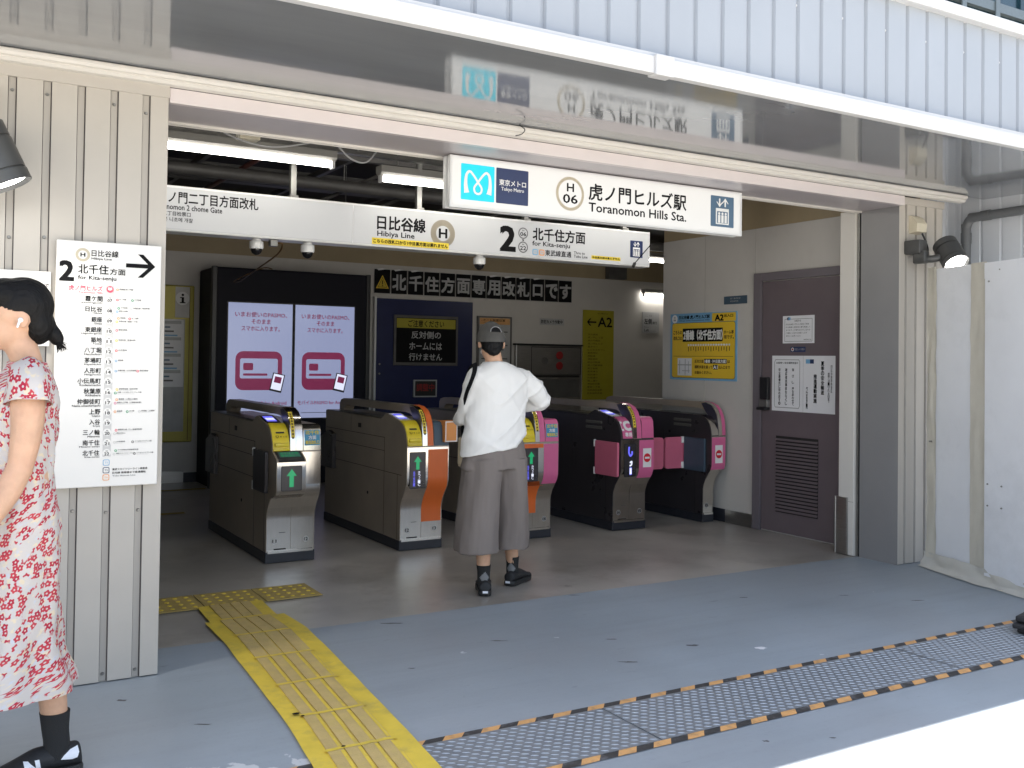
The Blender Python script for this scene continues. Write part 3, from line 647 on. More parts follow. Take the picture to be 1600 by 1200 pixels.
# ------------------------------------------------------------------ yellow poster on the side wall
po = thing('direction_poster', 'yellow and blue poster about the platform direction on the off-white wall', 'poster', (6.195, 6.97, 1.262))
b = MB(); b.box(6.193, 6.1995, 6.515, 7.428, 1.264, 1.891, 'poster_blue', 0.001); b.build('board', po)
Fp = FX(6.1925); b = MB(); b.rrect(Fp, -7.40, -6.535, 1.282, 1.803, 0.025, 0.0005, 'ink_brown'); b.rrect(Fp, -7.396, -6.539, 1.286, 1.799, 0.022, 0.001, 'poster_yellow')
b.rrect(Fp, -6.84, -6.53, 1.805, 1.883, 0.01, 0.0007, 'poster_yellow'); b.build('yellow_field', po)
b = MB()
b.disc(Fp, -7.362, 1.842, 0.040, 0.0015, 'white_print'); b.text(Fp, 'H', -7.37, -7.354, 1.846, 1.864, 0.002, 'ink', 0.02); b.text(Fp, '06', -7.377, -7.347, 1.822, 1.839, 0.002, 'ink', 0.02)
b.text(Fp, '日比谷線 虎ノ門ヒルズ駅', -7.30, -6.87, 1.838, 1.872, 0.0015, 'ink', 0.035); b.text(Fp, 'Hibiya Line Toranomon Hills', -7.30, -6.87, 1.815, 1.829, 0.0015, 'ink', 0.01)
b.text(Fp, 'A2', -6.798, -6.69, 1.813, 1.865, 0.0015, 'ink', 0.04); b.text(Fp, '出入口', -6.68, -6.565, 1.842, 1.868, 0.0015, 'ink', 0.03)
b.rect(Fp, -7.245, -6.696, 1.623, 1.748, 0.0015, 'ink'); b.text(Fp, '2番線（北千住方面）', -7.232, -6.700, 1.640, 1.73, 0.002, 'white_print', 0.045)
b.text(Fp, 'こちらの', -7.378, -7.258, 1.695, 1.73, 0.0015, 'ink_brown', 0.035); b.text(Fp, '改札口は', -7.378, -7.258, 1.640, 1.675, 0.0015, 'ink_brown', 0.035)
b.text(Fp, 'ホーム専', -6.68, -6.555, 1.69, 1.722, 0.0015, 'ink_brown', 0.035); b.text(Fp, '用です。', -6.68, -6.555, 1.645, 1.677, 0.0015, 'ink_brown', 0.035)
b.rect(Fp, -7.17, -6.60, 1.588, 1.596, 0.0015, 'line_grey')
for k in range(17):
    b.disc(Fp, -7.16 + 0.0345 * k, 1.592, 0.010, 0.002, 'white_print', 14); b.rect(Fp, -7.165 + 0.0345 * k, -7.155 + 0.0345 * k, 1.532 + 0.006 * (k % 3), 1.576, 0.0015, 'ink_brown')
b.rect(Fp, -7.375, -6.56, 1.485, 1.4885, 0.0015, 'ink_brown'); b.rect(Fp, -7.315, -7.113, 1.304, 1.468, 0.0015, 'paper'); 
for q in ((-7.29, -7.28, 1.32, 1.45), (-7.21, -7.20, 1.31, 1.46), (-7.31, -7.12, 1.40, 1.41), (-7.25, -7.14, 1.345, 1.352), (-7.16, -7.152, 1.33, 1.44)): b.rect(Fp, *q, 0.002, 'grey_print')
b.text(Fp, '反対方面', -7.07, -6.95, 1.425, 1.455, 0.0015, 'ink_brown', 0.03); b.rect(Fp, -6.94, -6.64, 1.42, 1.462, 0.0015, 'ink'); b.text(Fp, '1番線（中目黒方面）', -6.935, -6.645, 1.425, 1.457, 0.002, 'white_print', 0.03); b.text(Fp, 'は', -6.63, -6.60, 1.428, 1.452, 0.0015, 'ink_brown', 0.03)
b.text(Fp, '横断歩道を渡って', -7.07, -6.83, 1.373, 1.402, 0.0015, 'ink_brown', 0.03); b.rect(Fp, -6.82, -6.755, 1.367, 1.409, 0.0015, 'ink'); b.text(Fp, 'A1', -6.815, -6.76, 1.373, 1.403, 0.002, 'white_print', 0.03); b.text(Fp, '出入口まで', -6.745, -6.60, 1.373, 1.402, 0.0015, 'ink_brown', 0.03)
b.text(Fp, 'お進みください。', -7.07, -6.84, 1.322, 1.350, 0.0015, 'ink_brown', 0.03); b.build('lettering', po)

# ------------------------------------------------------------------ white hoarding at the right
uu = Vector((5.889 - 6.147, 3.654 - 4.527, 0)).normalized()
def HF(d=0):
    f = Fr((6.147, 4.527, 0), uu, (0, 0, 1)); f.o = f.o + f.n * d; return f
H0 = HF()
def hbox(b, a0, a1, z0, z1, d0, d1, mt, bev=0.0):
    M = Matrix(((H0.u.x, H0.v.x, H0.n.x, H0.o.x), (H0.u.y, H0.v.y, H0.n.y, H0.o.y), (H0.u.z, H0.v.z, H0.n.z, H0.o.z), (0, 0, 0, 1)))
    b.box(a0, a1, z0, z1, d0, d1, mt, bev, M)
def crumple(b, a0, a1, z0, z1, d, mt, na, nz, amp, seed):
    n = len(b.v)
    for j in range(nz + 1):
        for i in range(na + 1):
            a = a0 + (a1 - a0) * i / na; z = z0 + (z1 - z0) * j / nz
            w_ = noise.noise((a * 22 + seed, z * 5, seed)) + 0.6 * noise.noise((a * 40, z * 11 + seed, 4))
            e = amp * 0.9 * noise.noise((seed, z * 7, 1)) if i in (0, na) else 0
            b.v.append(H0.p(a + e, z, d + max(0, amp * (w_ + 0.5))))
    for j in range(nz):
        for i in range(na):
            q = n + j * (na + 1) + i; b.face((q, q + 1, q + na + 2, q + na + 1), mt, True)
h1 = thing('hoarding_panel', 'narrow white hoarding panel edged with beige tape, next to the grey pillar', 'hoarding', (6.10, 4.36, 0))
b = MB(); hbox(b, 0.02, 0.575, 0.02, 2.11, -0.03, 0.0, 'hoarding', 0.002); b.build('panel', h1)
b = MB(); crumple(b, -0.012, 0.085, 0.02, 2.125, 0.002, 'beige_tape', 8, 60, 0.009, 2.0); b.build('edge_tape', h1)
b = MB(); crumple(b, 0.43, 0.578, 0.02, 2.115, 0.002, 'beige_tape', 8, 60, 0.006, 8.0); b.build('edge_tape', h1)
b = MB(); hbox(b, 0.035, 0.05, 0.885, 0.895, 0.01, 0.024, 'galvanised'); b.build('bolt', h1)
h2 = thing('hoarding_panel', 'wide white hoarding panel at the right edge, nearer the street', 'hoarding', (5.7, 3.1, 0))
b = MB(); hbox(b, 0.582, 2.25, 0.06, 2.10, -0.02, 0.02, 'hoarding', 0.002); b.build('panel', h2)
b = MB(); hbox(b, 0.582, 2.25, 2.0, 2.104, 0.0205, 0.024, 'hoarding'); b.build('top_strip', h2)
b = MB()
for a, z in ((0.615, 0.66), (0.74, 0.66), (0.615, 0.52), (0.74, 0.52), (0.72, 2.05), (0.62, 1.98), (1.1, 1.3), (1.1, 0.5)):
    b.cyl(H0.p(a, z, 0.02), H0.p(a, z, 0.0275), 0.006, 'galvanised', 0.004, 8)
b.build('screw', h2)
b = MB(); n0 = len(b.v)
for j in range(9):
    for i in range(61):
        a = -0.03 + 2.3 * i / 60; t = j / 8
        zz = 0.10 * (1 - t) ** 2.2 + 0.006; dd = 0.012 + 0.055 * t ** 1.4 + 0.02 * noise.noise((a * 6, t * 3, 2)) + (0.02 * math.sin(a * 4) if j == 8 else 0)
        zz += max(0, 0.012 * noise.noise((a * 9, t * 6, 7))) * (1 if j < 8 else 0.2); b.v.append(H0.p(a, zz, dd))
for j in range(8):
    for i in range(60):
        q = n0 + j * 61 + i; b.face((q, q + 61, q + 62, q + 1), 'beige_sheet', True)
b.build('protective_sheet', label='beige plastic sheet draped along the foot of the hoarding', cat='sheet')

# ------------------------------------------------------------------ drainpipe, spotlights, junction boxes
b = MB(); pts = smoothpath([(6.8, 4.69, 0.0), (6.8, 4.69, 1.2), (6.8, 4.69, 2.40), (6.8, 4.69, 2.47), (6.8, 4.665, 2.53), (6.8, 4.61, 2.553), (6.8, 4.5, 2.556), (6.8, 2.8, 2.585)], 6)
dp = thing('drainpipe', 'dark grey drainpipe bending along the pale blue corrugated wall', 'pipe', (6.8, 4.69, 0)); b.tube(pts, 0.034, 'drainpipe', 16); b.build('pipe', dp)
b = MB(); b.cyl((6.8, 4.69, 2.36), (6.8, 4.69, 2.44), 0.039, 'drainpipe', n=16); b.build('collar', dp)
b = MB(); b.cyl((6.8, 4.56, 2.556), (6.8, 4.49, 2.5573), 0.039, 'drainpipe', n=16); b.build('collar', dp)
def spotlight(label, mount, head, axis, rad, ln):
    t = thing('spotlight', label, 'spotlight', mount)
    ax = Vector(axis).normalized(); h = Vector(head); mo = Vector(mount)
    b = MB(); b.box(mo.x - 0.045, mo.x + 0.045, mo.y - 0.13, mo.y, mo.z - 0.05, mo.z + 0.05, 'lamp_grey', 0.008)
    b.box(mo.x - 0.03, mo.x + 0.03, mo.y - 0.16, mo.y - 0.06, mo.z - 0.12, mo.z - 0.03, 'lamp_grey', 0.012)
    b.tube(smoothpath([mo + Vector((0.01, -0.13, -0.09)), mo + Vector((0.05, -0.2, -0.085)), h - ax * 0.01], 5), 0.026, 'lamp_grey', 12); b.build('bracket', t)
    a = h - ax * ln * 0.5; rr = []
    for s_, q in ((0, 0.9), (0.02, 1.0), (0.25, 1.0), (0.26, 0.9), (0.29, 0.9), (0.30, 1.02), (0.78, 1.02), (0.79, 0.94), (0.81, 0.94), (0.82, 1.04), (0.99, 1.04), (1.0, 1.0)): rr.append((a + ax * ln * s_, rad * q))
    b = MB(); b.tube([p for p, _ in rr], [q for _, q in rr], 'lamp_grey', 32, caps=(True, False)); b.build('lamp_head', t, angle=30)
    e = h + ax * ln * 0.5; b = MB(); b.tube([e - ax * 0.02, e - ax * 0.018], [rad * 0.99, rad * 0.86], 'galvanised', 32, caps=(False, False)); b.tube([e, e - ax * 0.018], [rad * 1.0, rad * 0.86], 'lamp_grey', 32, caps=(False, False)); b.build('rim', t)
    b = MB(); b.tube([e - ax * 0.017, e - ax * 0.016, e - ax * 0.013], [rad * 0.82, rad * 0.81, rad * 0.4], 'lens_glow', 24); b.build('lens', t)
    l = bpy.data.lights.new('lamp_light', 'SPOT'); l.energy = 8; l.spot_size = R(95); l.spot_blend = 0.7; l.shadow_soft_size = rad * 0.7; l.color = (1, 0.93, 0.82)
    lo = bpy.data.objects.new('lamp_light', l); COL.objects.link(lo); lo.parent = t; lo.location = (e + ax * 0.01) - mo; lo.rotation_euler = (-ax).to_track_quat('Z', 'Y').to_euler()
    return t
spotlight('lit round spotlight on the ribbed pillar beside the hoarding', (6.07, 4.65, 2.27), (6.205, 4.40, 2.215), (-0.22, -0.62, -0.75), 0.086, 0.21)
spotlight('round spotlight on the beige wall cut by the left edge of the photo', (0.16, 4.6, 2.30), (0.215, 4.35, 2.195), (0.42, -0.10, -0.90), 0.085, 0.25)
def jbox(label, x, z, wd, ht, y):
    b = MB(); b.prism([(y, z), (y - 0.07, z + 0.012), (y - 0.075, z + ht * 0.55), (y - 0.045, z + ht * 0.85), (y - 0.02, z + ht), (y, z + ht)], 'x', x - wd / 2, x + wd / 2, 'junction_cream')
    o = b.build('junction_box', origin=(x, y, z), label=label, cat='junction box')
jbox('cream junction box above the right spotlight on the ribbed pillar', 6.135, 2.375, 0.11, 0.13, 4.655)
jbox('cream junction box above the left spotlight on the beige wall', 0.165, 2.405, 0.10, 0.13, 4.615)
b = MB(); b.tube(smoothpath([(6.16, 4.60, 2.38), (6.175, 4.585, 2.33), (6.17, 4.56, 2.27), (6.13, 4.53, 2.24)], 5), 0.007, 'black', 8); b.build('lamp_cable', label='thin black cable from the right junction box down to its spotlight', cat='cable')
b = MB(); b.tube(smoothpath([(0.19, 4.585, 2.41), (0.225, 4.57, 2.39), (0.248, 4.55, 2.34), (0.235, 4.5, 2.29)], 5), 0.006, 'grey_paint', 8); b.build('lamp_cable', label='thin grey cable from the left junction box down to its spotlight', cat='cable')
# ------------------------------------------------------------------ pictograms
def elevator(b, fr, a0, a1, b0, b1, d, bg):
    W = a1 - a0; H = b1 - b0; P = lambda x, y: (a0 + x * W, b0 + y * H)
    b.rrect(fr, a0, a1, b0, b1, 0.03 * W, d, bg); e = d + 0.001
    def rc(x0, x1, y0, y1, dd, m): q = P(x0, y0); r = P(x1, y1); b.rect(fr, q[0], r[0], q[1], r[1], dd, m)
    rc(0.22, 0.78, 0.08, 0.60, e, 'white_print'); rc(0.27, 0.73, 0.12, 0.50, e + 0.0007, bg)
    for x in (0.36, 0.50, 0.64):
        rc(x - 0.05, x + 0.05, 0.13, 0.38, e + 0.0012, 'white_print'); q = P(x, 0.43); b.disc(fr, q[0], q[1], 0.045 * W, e + 0.0012, 'white_print', 14)
    for x, s in ((0.38, -1), (0.62, 1)):
        rc(x - 0.03, x + 0.03, 0.66, 0.92, e, 'white_print'); tip = 0.94 if s > 0 else 0.64; base = tip - s * 0.13
        b.pg(fr, [P(x, tip), P(x - s * 0.13, base - s * 0.02), P(x - s * 0.13, base - s * 0.06), P(x, tip - s * 0.07), P(x + s * 0.13, base - s * 0.06), P(x + s * 0.13, base - s * 0.02)][::1], e + 0.0004, 'white_print')
def line_mark(b, fr, a, c, r, d, ring='beige_ring', fill='white_print'):
    b.disc(fr, a, c, r, d, ring, 40); b.disc(fr, a, c, r * 0.80, d + 0.0008, fill, 40)

# ------------------------------------------------------------------ lit station sign over the entrance
sg = thing('station_sign', 'white backlit station name sign hanging in front of the entrance beam', 'sign', (3.56, 4.9, 2.27))
YS = 4.86
b = MB(); b.box(2.471, 4.652, YS + 0.002, YS + 0.028, 2.270, 2.560, 'white_metal', 0.002); b.box(2.485, 4.638, YS + 0.030, YS + 0.052, 2.276, 2.556, 'white_metal', 0.002); b.box(2.471, 4.652, YS + 0.054, YS + 0.085, 2.270, 2.560, 'white_metal', 0.002); b.build('casing', sg)
Fs = FY(YS)
b = MB(); b.rect(Fs, 2.484, 4.639, 2.283, 2.548, 0.0, 'sign_face'); b.frame(Fs, 2.471, 4.652, 2.270, 2.560, 0.0125, 0.0015, 'white_metal'); b.build('lit_face', sg)
zt = lambda z: 2.283 + (z - 2.285) * (2.548 - 2.283) / 0.30     # measured on a taller plane: keep the proportions
b = MB()
b.rrect(Fs, 2.540, 2.755, 2.318, 2.520, 0.006, 0.001, 'sign_cyan'); 
lx, lz = 2.6475, 2.419
half = [(-0.058, -0.048), (-0.064, -0.010), (-0.060, 0.030), (-0.044, 0.047), (-0.024, 0.032), (0.002, 0.000), (0.019, -0.022), (0.016, -0.042)]; loop = half + [(0.0, -0.049)] + [(-x, z) for x, z in half[::-1]]
b.stroke(Fs, [(lx + x * 1.22, lz + z * 1.28) for x, z in loop], lambda t: 0.0125 + 0.021 * (2 * t - 1) ** 6, 0.002, 'white_print')
b.build('emblem', sg); b = MB()
b.rrect(Fs, 2.766, 2.981, 2.318, 2.520, 0.006, 0.001, 'navy'); b.text(Fs, '東京メトロ', 2.786, 2.964, 2.421, 2.456, 0.002, 'white_print', 0.018); b.text(Fs, 'Tokyo Metro', 2.800, 2.951, 2.386, 2.412, 0.002, 'white_print', 0.012)
b.build('operator_name', sg); b = MB()
b.disc(Fs, 3.273, 2.419, 0.101, 0.001, 'beige_ring', 48); b.disc(Fs, 3.273, 2.419, 0.083, 0.0018, 'sign_face', 48)
b.text(Fs, 'H', 3.250, 3.298, 2.432, 2.480, 0.003, 'ink', 0.02); b.text(Fs, '06', 3.223, 3.325, 2.362, 2.414, 0.003, 'ink', 0.02)
b.build('line_mark', sg); b = MB()
b.text(Fs, '虎ノ門ヒルズ駅', 3.41, 4.170, 2.397, 2.497, 0.001, 'ink', 0.021); b.text(Fs, 'Toranomon Hills Sta.', 3.41, 4.171, 2.327, 2.381, 0.001, 'ink', 0.018)
b.build('station_name', sg); b = MB()
elevator(b, Fs, 4.378, 4.580, 2.318, 2.520, 0.001, 'slate_blue'); b.build('lift_symbol', sg)

# ------------------------------------------------------------------ hanging direction sign inside
hs = thing('hanging_sign', 'long white hanging sign over the ticket gates showing platform 2', 'sign', (3.2, 6.5, 2.224))
b = MB(); b.box(0.2, 5.19, 6.502, 6.66, 2.218, 2.512, 'white_metal', 0.003); b.build('casing', hs)
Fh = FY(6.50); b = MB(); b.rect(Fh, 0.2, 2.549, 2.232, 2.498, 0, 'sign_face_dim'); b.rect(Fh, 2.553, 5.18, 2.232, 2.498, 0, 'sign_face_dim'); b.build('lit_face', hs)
b = MB()
b.text(Fh, '虎ノ門二丁目方面改札', 1.232, 1.880, 2.400, 2.475, 0.001, 'ink', 0.021); b.text(Fh, 'Toranomon 2 chome Gate', 1.215, 1.642, 2.358, 2.392, 0.001, 'ink', 0.020)
b.text(Fh, '虎之门二丁目检票口', 1.18, 1.442, 2.318, 2.346, 0.001, 'ink', 0.014); b.text(Fh, '도라노몬 니초메 개찰', 1.19, 1.457, 2.280, 2.308, 0.001, 'ink', 0.014)
b.build('gate_name', hs); b = MB()
b.text(Fh, '日比谷線', 2.734, 3.110, 2.345, 2.442, 0.001, 'ink', 0.026); b.text(Fh, 'Hibiya Line', 2.735, 3.024, 2.285, 2.333, 0.001, 'ink', 0.020)
b.build('line_name', hs); b = MB()
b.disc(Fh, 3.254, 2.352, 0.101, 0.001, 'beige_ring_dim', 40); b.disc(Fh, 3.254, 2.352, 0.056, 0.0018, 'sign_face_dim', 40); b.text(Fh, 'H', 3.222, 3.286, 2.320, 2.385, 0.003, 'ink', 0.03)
b.build('line_mark', hs); b = MB()
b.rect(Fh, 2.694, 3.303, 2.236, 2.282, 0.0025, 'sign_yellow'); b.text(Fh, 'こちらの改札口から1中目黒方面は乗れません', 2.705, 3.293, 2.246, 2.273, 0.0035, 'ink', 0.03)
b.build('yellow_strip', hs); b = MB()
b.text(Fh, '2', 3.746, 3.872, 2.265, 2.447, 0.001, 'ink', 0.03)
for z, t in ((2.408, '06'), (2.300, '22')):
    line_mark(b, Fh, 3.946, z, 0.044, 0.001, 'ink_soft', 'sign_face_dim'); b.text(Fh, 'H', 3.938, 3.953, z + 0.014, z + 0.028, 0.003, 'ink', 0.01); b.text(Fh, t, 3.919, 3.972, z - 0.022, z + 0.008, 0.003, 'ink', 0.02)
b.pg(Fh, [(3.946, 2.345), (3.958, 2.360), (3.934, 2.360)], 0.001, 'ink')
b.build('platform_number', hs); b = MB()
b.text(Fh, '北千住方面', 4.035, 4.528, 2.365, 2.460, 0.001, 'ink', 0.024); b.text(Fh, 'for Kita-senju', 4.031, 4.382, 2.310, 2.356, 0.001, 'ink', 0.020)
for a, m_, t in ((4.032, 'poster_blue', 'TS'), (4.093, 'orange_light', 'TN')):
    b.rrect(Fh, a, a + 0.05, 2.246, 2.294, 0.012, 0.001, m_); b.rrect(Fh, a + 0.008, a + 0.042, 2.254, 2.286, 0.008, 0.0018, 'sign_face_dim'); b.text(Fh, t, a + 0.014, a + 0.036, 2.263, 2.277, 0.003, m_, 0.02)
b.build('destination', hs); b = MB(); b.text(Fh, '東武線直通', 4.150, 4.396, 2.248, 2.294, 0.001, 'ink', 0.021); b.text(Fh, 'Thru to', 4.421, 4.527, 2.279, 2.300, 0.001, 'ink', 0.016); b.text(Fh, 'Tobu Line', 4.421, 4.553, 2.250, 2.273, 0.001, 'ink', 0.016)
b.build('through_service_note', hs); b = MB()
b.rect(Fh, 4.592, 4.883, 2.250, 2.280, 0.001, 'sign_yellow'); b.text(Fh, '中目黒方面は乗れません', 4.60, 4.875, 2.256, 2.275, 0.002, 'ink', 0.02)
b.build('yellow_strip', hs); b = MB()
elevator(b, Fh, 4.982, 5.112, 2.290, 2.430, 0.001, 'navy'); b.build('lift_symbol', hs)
for k, x in enumerate((2.14, 3.09, 4.01, 4.97)):
    b = MB(); b.box(x - 0.02, x + 0.02, 6.56, 6.60, 2.513, 3.2, 'galvanised', 0.003); b.box(x - 0.03, x + 0.03, 6.54, 6.62, 2.513, 2.535, 'galvanised', 0.003); b.build('hanger', hs)
b = MB(); b.tube([(5.17, 6.47, 2.40), (4.98, 6.44, 2.23)], 0.004, 'ink', 6); b.cyl((4.985, 6.44, 2.235), (4.965, 6.435, 2.205), 0.014, 'black', n=8); b.build('cable', label='thin dark cable end dangling across the right end of the long hanging sign', cat='cable')

# ------------------------------------------------------------------ cameras, fluorescent lamps, ceiling clutter
for x, lab in ((1.892, 'white dome camera under the hanging sign, leftmost of the three'), (2.248, 'white dome camera beside the dangling cable under the hanging sign, second from the left'), (3.602, 'white dome camera under the platform 2 end of the hanging sign, rightmost of the three')):
    t = thing('dome_camera', lab, 'security camera', (x, 6.57, 2.217), 'dome cameras under the hanging sign')
    b = MB(); b.tube([(x, 6.57, 2.217), (x, 6.57, 2.205), (x, 6.57, 2.20), (x, 6.57, 2.16), (x, 6.57, 2.15)], [0.03, 0.03, 0.046, 0.047, 0.042], 'white_print', 24, caps=(True, False)); b.build('housing', t)
    b = MB(); b.tube([(x, 6.57, 2.155), (x, 6.57, 2.14), (x, 6.57, 2.123), (x, 6.57, 2.112), (x, 6.57, 2.108)], [0.040, 0.038, 0.030, 0.016, 0.003], 'dome_black', 24); b.build('dome', t)
b = MB(); b.box(1.98, 2.03, 6.54, 6.59, 2.175, 2.217, 'galvanised', 0.003); b.build('cable_box', label='small metal cable box under the hanging sign between two dome cameras', cat='junction box')
b = MB(); b.tube(smoothpath([(2.03, 6.565, 2.20), (2.07, 6.57, 2.195), (2.11, 6.8, 2.15), (2.2, 7.6, 2.11), (2.5, 9.2, 2.13), (2.75, 10.3, 2.22), (3.16, 10.75, 2.405), (3.3, 10.82, 2.41)], 6), 0.006, 'ink_brown', 6); b.build('cable', label='thin dark cable sagging from the hanging sign to the black screen cabinet', cat='cable')
def batten(label, x0, x1, y, z):
    t = thing('fluorescent_lamp', label, 'lamp', ((x0 + x1) / 2, y, z), 'fluorescent lamps over the gates')
    b = MB(); b.prism([(y - 0.05, z + 0.055), (y - 0.05, z + 0.10), (y + 0.05, z + 0.10), (y + 0.05, z + 0.055), (y + 0.02, z + 0.035), (y - 0.02, z + 0.035)], 'x', x0, x1, 'lamp_housing'); b.build('housing', t)
    b = MB()
    for x in (x0 + 0.004, x1 - 0.024): b.box(x, x + 0.02, y - 0.022, y + 0.022, z - 0.012, z + 0.06, 'white_metal', 0.003)
    b.build('lamp_holder', t)
    b = MB(); b.cyl((x0 + 0.026, y, z + 0.012), (x1 - 0.026, y, z + 0.012), 0.0165, 'tube_glow', n=14); b.build('tube', t)
    return t
batten('lit fluorescent tube lamp under the dark ceiling, cut by the beige wall', 1.06, 2.297, 6.2, 2.685)
batten('lit fluorescent tube lamp under the dark ceiling, half hidden by the station sign', 2.612, 3.85, 6.2, 2.632)
batten('fluorescent lamp over the gates hidden behind the station sign', 4.2, 5.44, 6.2, 2.66)
t = batten('lit fluorescent tube lamp high on the back wall beside the panelled wall', 9.0, 10.3, 11.42, 2.40)
batten('lit fluorescent lamp on the dark ceiling beyond the right end of the hanging sign', 7.1, 8.2, 9.2, 2.62)
cl = thing('ceiling_framing', 'dark steel framing and pipes under the hall roof', 'ceiling framing', (3, 6.5, 2.75))
def cpart(name, fn):
    b = MB(); fn(b); return b.build(name, cl)
cpart('rail', lambda b: b.box(-2, 6.15, 5.9, 5.95, 2.80, 2.86, 'pipe_dark'))
cpart('rail', lambda b: b.box(-2, 6.15, 5.55, 5.58, 2.72, 2.76, 'pipe_dark'))
cpart('rail', lambda b: b.box(-2, 6.15, 6.9, 6.96, 2.90, 2.98, 'pipe_dark'))
cpart('rail', lambda b: b.box(-2, 8, 8.6, 8.72, 2.95, 3.1, 'pipe_dark'))
cpart('pipe', lambda b: b.cyl((-2, 7.6, 2.86), (6.1, 7.6, 2.80), 0.05, 'pipe_dark', n=14))
cpart('pipe', lambda b: b.cyl((-2, 10.2, 2.95), (9, 10.2, 2.95), 0.06, 'pipe_dark', n=14))
cpart('sprinkler_pipe', lambda b: b.tube(smoothpath([(1.5, 9.6, 2.70), (1.75, 9.6, 2.82), (2.0, 9.55, 2.86), (2.1, 7.2, 2.90)], 4), 0.02, 'pipe_red', 10))
for k, x in enumerate((0.9, 1.9, 2.9, 3.9, 4.9, 5.8)):
    cpart('cross_bar', lambda b: b.box(x - 0.02, x + 0.02, 5.2, 11.4, 3.0 + 0.02 * (k % 2), 3.05 + 0.02 * (k % 2), 'pipe_dark'))
for k, (x, y) in enumerate(((1.55, 6.2), (2.1, 6.2), (2.75, 6.2), (3.6, 6.2), (2.35, 5.92), (1.2, 7.6), (2.9, 7.6), (4.6, 7.6), (1.6, 8.6), (3.3, 8.6))):
    cpart('drop_rod', lambda b: b.cyl((x, y, 2.75 if y < 7 else 2.85), (x, y, 3.2), 0.006, 'galvanised', n=8))
for k in range(7):
    x = 2.6 + 0.55 * k; cpart('brace', lambda b: b.tube([(x, 8.4, 2.62), (x + 0.7, 7.4, 3.0)], 0.016, 'pipe_dark', 8))
cpart('wiring', lambda b: (b.tube(smoothpath([(1.35, 5.6, 2.72), (1.5, 5.6, 2.66), (1.7, 5.6, 2.64), (1.95, 5.6, 2.70)], 5), 0.006, 'grey_print', 6), b.tube(smoothpath([(2.1, 5.65, 2.72), (2.2, 5.66, 2.64), (2.3, 5.66, 2.63), (2.38, 5.66, 2.72)], 5), 0.006, 'grey_print', 6)))
cpart('wiring_box', lambda b: b.box(1.50, 1.62, 5.58, 5.66, 2.665, 2.72, 'junction_cream', 0.004))
cpart('mounting_rail', lambda b: b.box(-1, 5.6, 6.17, 6.23, 2.785, 2.81, 'galvanised'))

# ------------------------------------------------------------------ white line map on the left wall
bd = thing('line_map_board', 'tall white line map board with a big arrow on the beige wall', 'sign', (0.676, 4.58, 0.855))
b = MB(); M0 = Matrix.Identity(4); b.box(0.464, 0.889, 4.556, 4.582, 0.855, 1.909, 'white_board', 0.004); b.build('board', bd)
b = MB(); b.box(0.55, 0.58, 4.582, 4.618, 1.0, 1.1, 'galvanised'); b.box(0.78, 0.81, 4.582, 4.618, 1.7, 1.8, 'galvanised'); b.box(0.55, 0.58, 4.582, 4.618, 1.7, 1.8, 'galvanised'); b.build('bracket', bd)
Fb = FY(4.5555); b = MB()
b.disc(Fb, 0.566, 1.850, 0.029, 0.0006, 'beige_ring', 40); b.disc(Fb, 0.566, 1.850, 0.018, 0.0012, 'white_board', 40); b.text(Fb, 'H', 0.557, 0.575, 1.842, 1.858, 0.002, 'ink', 0.03)
b.text(Fb, '日比谷線', 0.601, 0.709, 1.846, 1.873, 0.0006, 'ink', 0.016); b.text(Fb, 'Hibiya Line', 0.601, 0.682, 1.829, 1.841, 0.0006, 'ink', 0.016)
b.build('line_mark', bd); b = MB()
b.text(Fb, '2', 0.478, 0.530, 1.738, 1.819, 0.0006, 'ink', 0.03); b.text(Fb, '北千住', 0.549, 0.670, 1.770, 1.810, 0.0006, 'ink', 0.018); b.text(Fb, '方面', 0.676, 0.739, 1.770, 1.797, 0.0006, 'ink', 0.016); b.text(Fb, 'for Kita-senju', 0.549, 0.702, 1.740, 1.762, 0.0006, 'ink', 0.016)
b.build('destination', bd); b = MB()
b.pg(Fb, [(0.741, 1.806), (0.832, 1.806), (0.790, 1.764), (0.812, 1.764), (0.863, 1.815), (0.812, 1.866), (0.790, 1.866), (0.832, 1.824), (0.741, 1.824)], 0.0006, 'ink')
b.build('arrow', bd); b = MB()
ST = [('虎ノ門ヒルズ', 'Toranomon Hills', 0.135, 0.097), ('霞ケ関', 'Kasumigaseki', 0.068, 0.083), ('日比谷', 'Hibiya', 0.067, 0.038), ('銀座', 'Ginza', 0.043, 0.033), ('東銀座', 'Higashi-ginza', 0.067, 0.082), ('築地', 'Tsukiji', 0.043, 0.036), ('八丁堀', 'Hatchobori', 0.068, 0.068), ('茅場町', 'Kayabacho', 0.067, 0.068), ('人形町', 'Ningyocho', 0.067, 0.066), ('小伝馬町', 'Kodemmacho', 0.093, 0.084), ('秋葉原', 'Akihabara', 0.067, 0.062), ('仲御徒町', 'Naka-okachimachi', 0.092, 0.112), ('上野', 'Ueno', 0.044, 0.032), ('入谷', 'Iriya', 0.043, 0.027), ('三ノ輪', 'Minowa', 0.067, 0.048), ('南千住', 'Minami-senju', 0.067, 0.080), ('北千住', 'Kita-senju', 0.067, 0.058)]
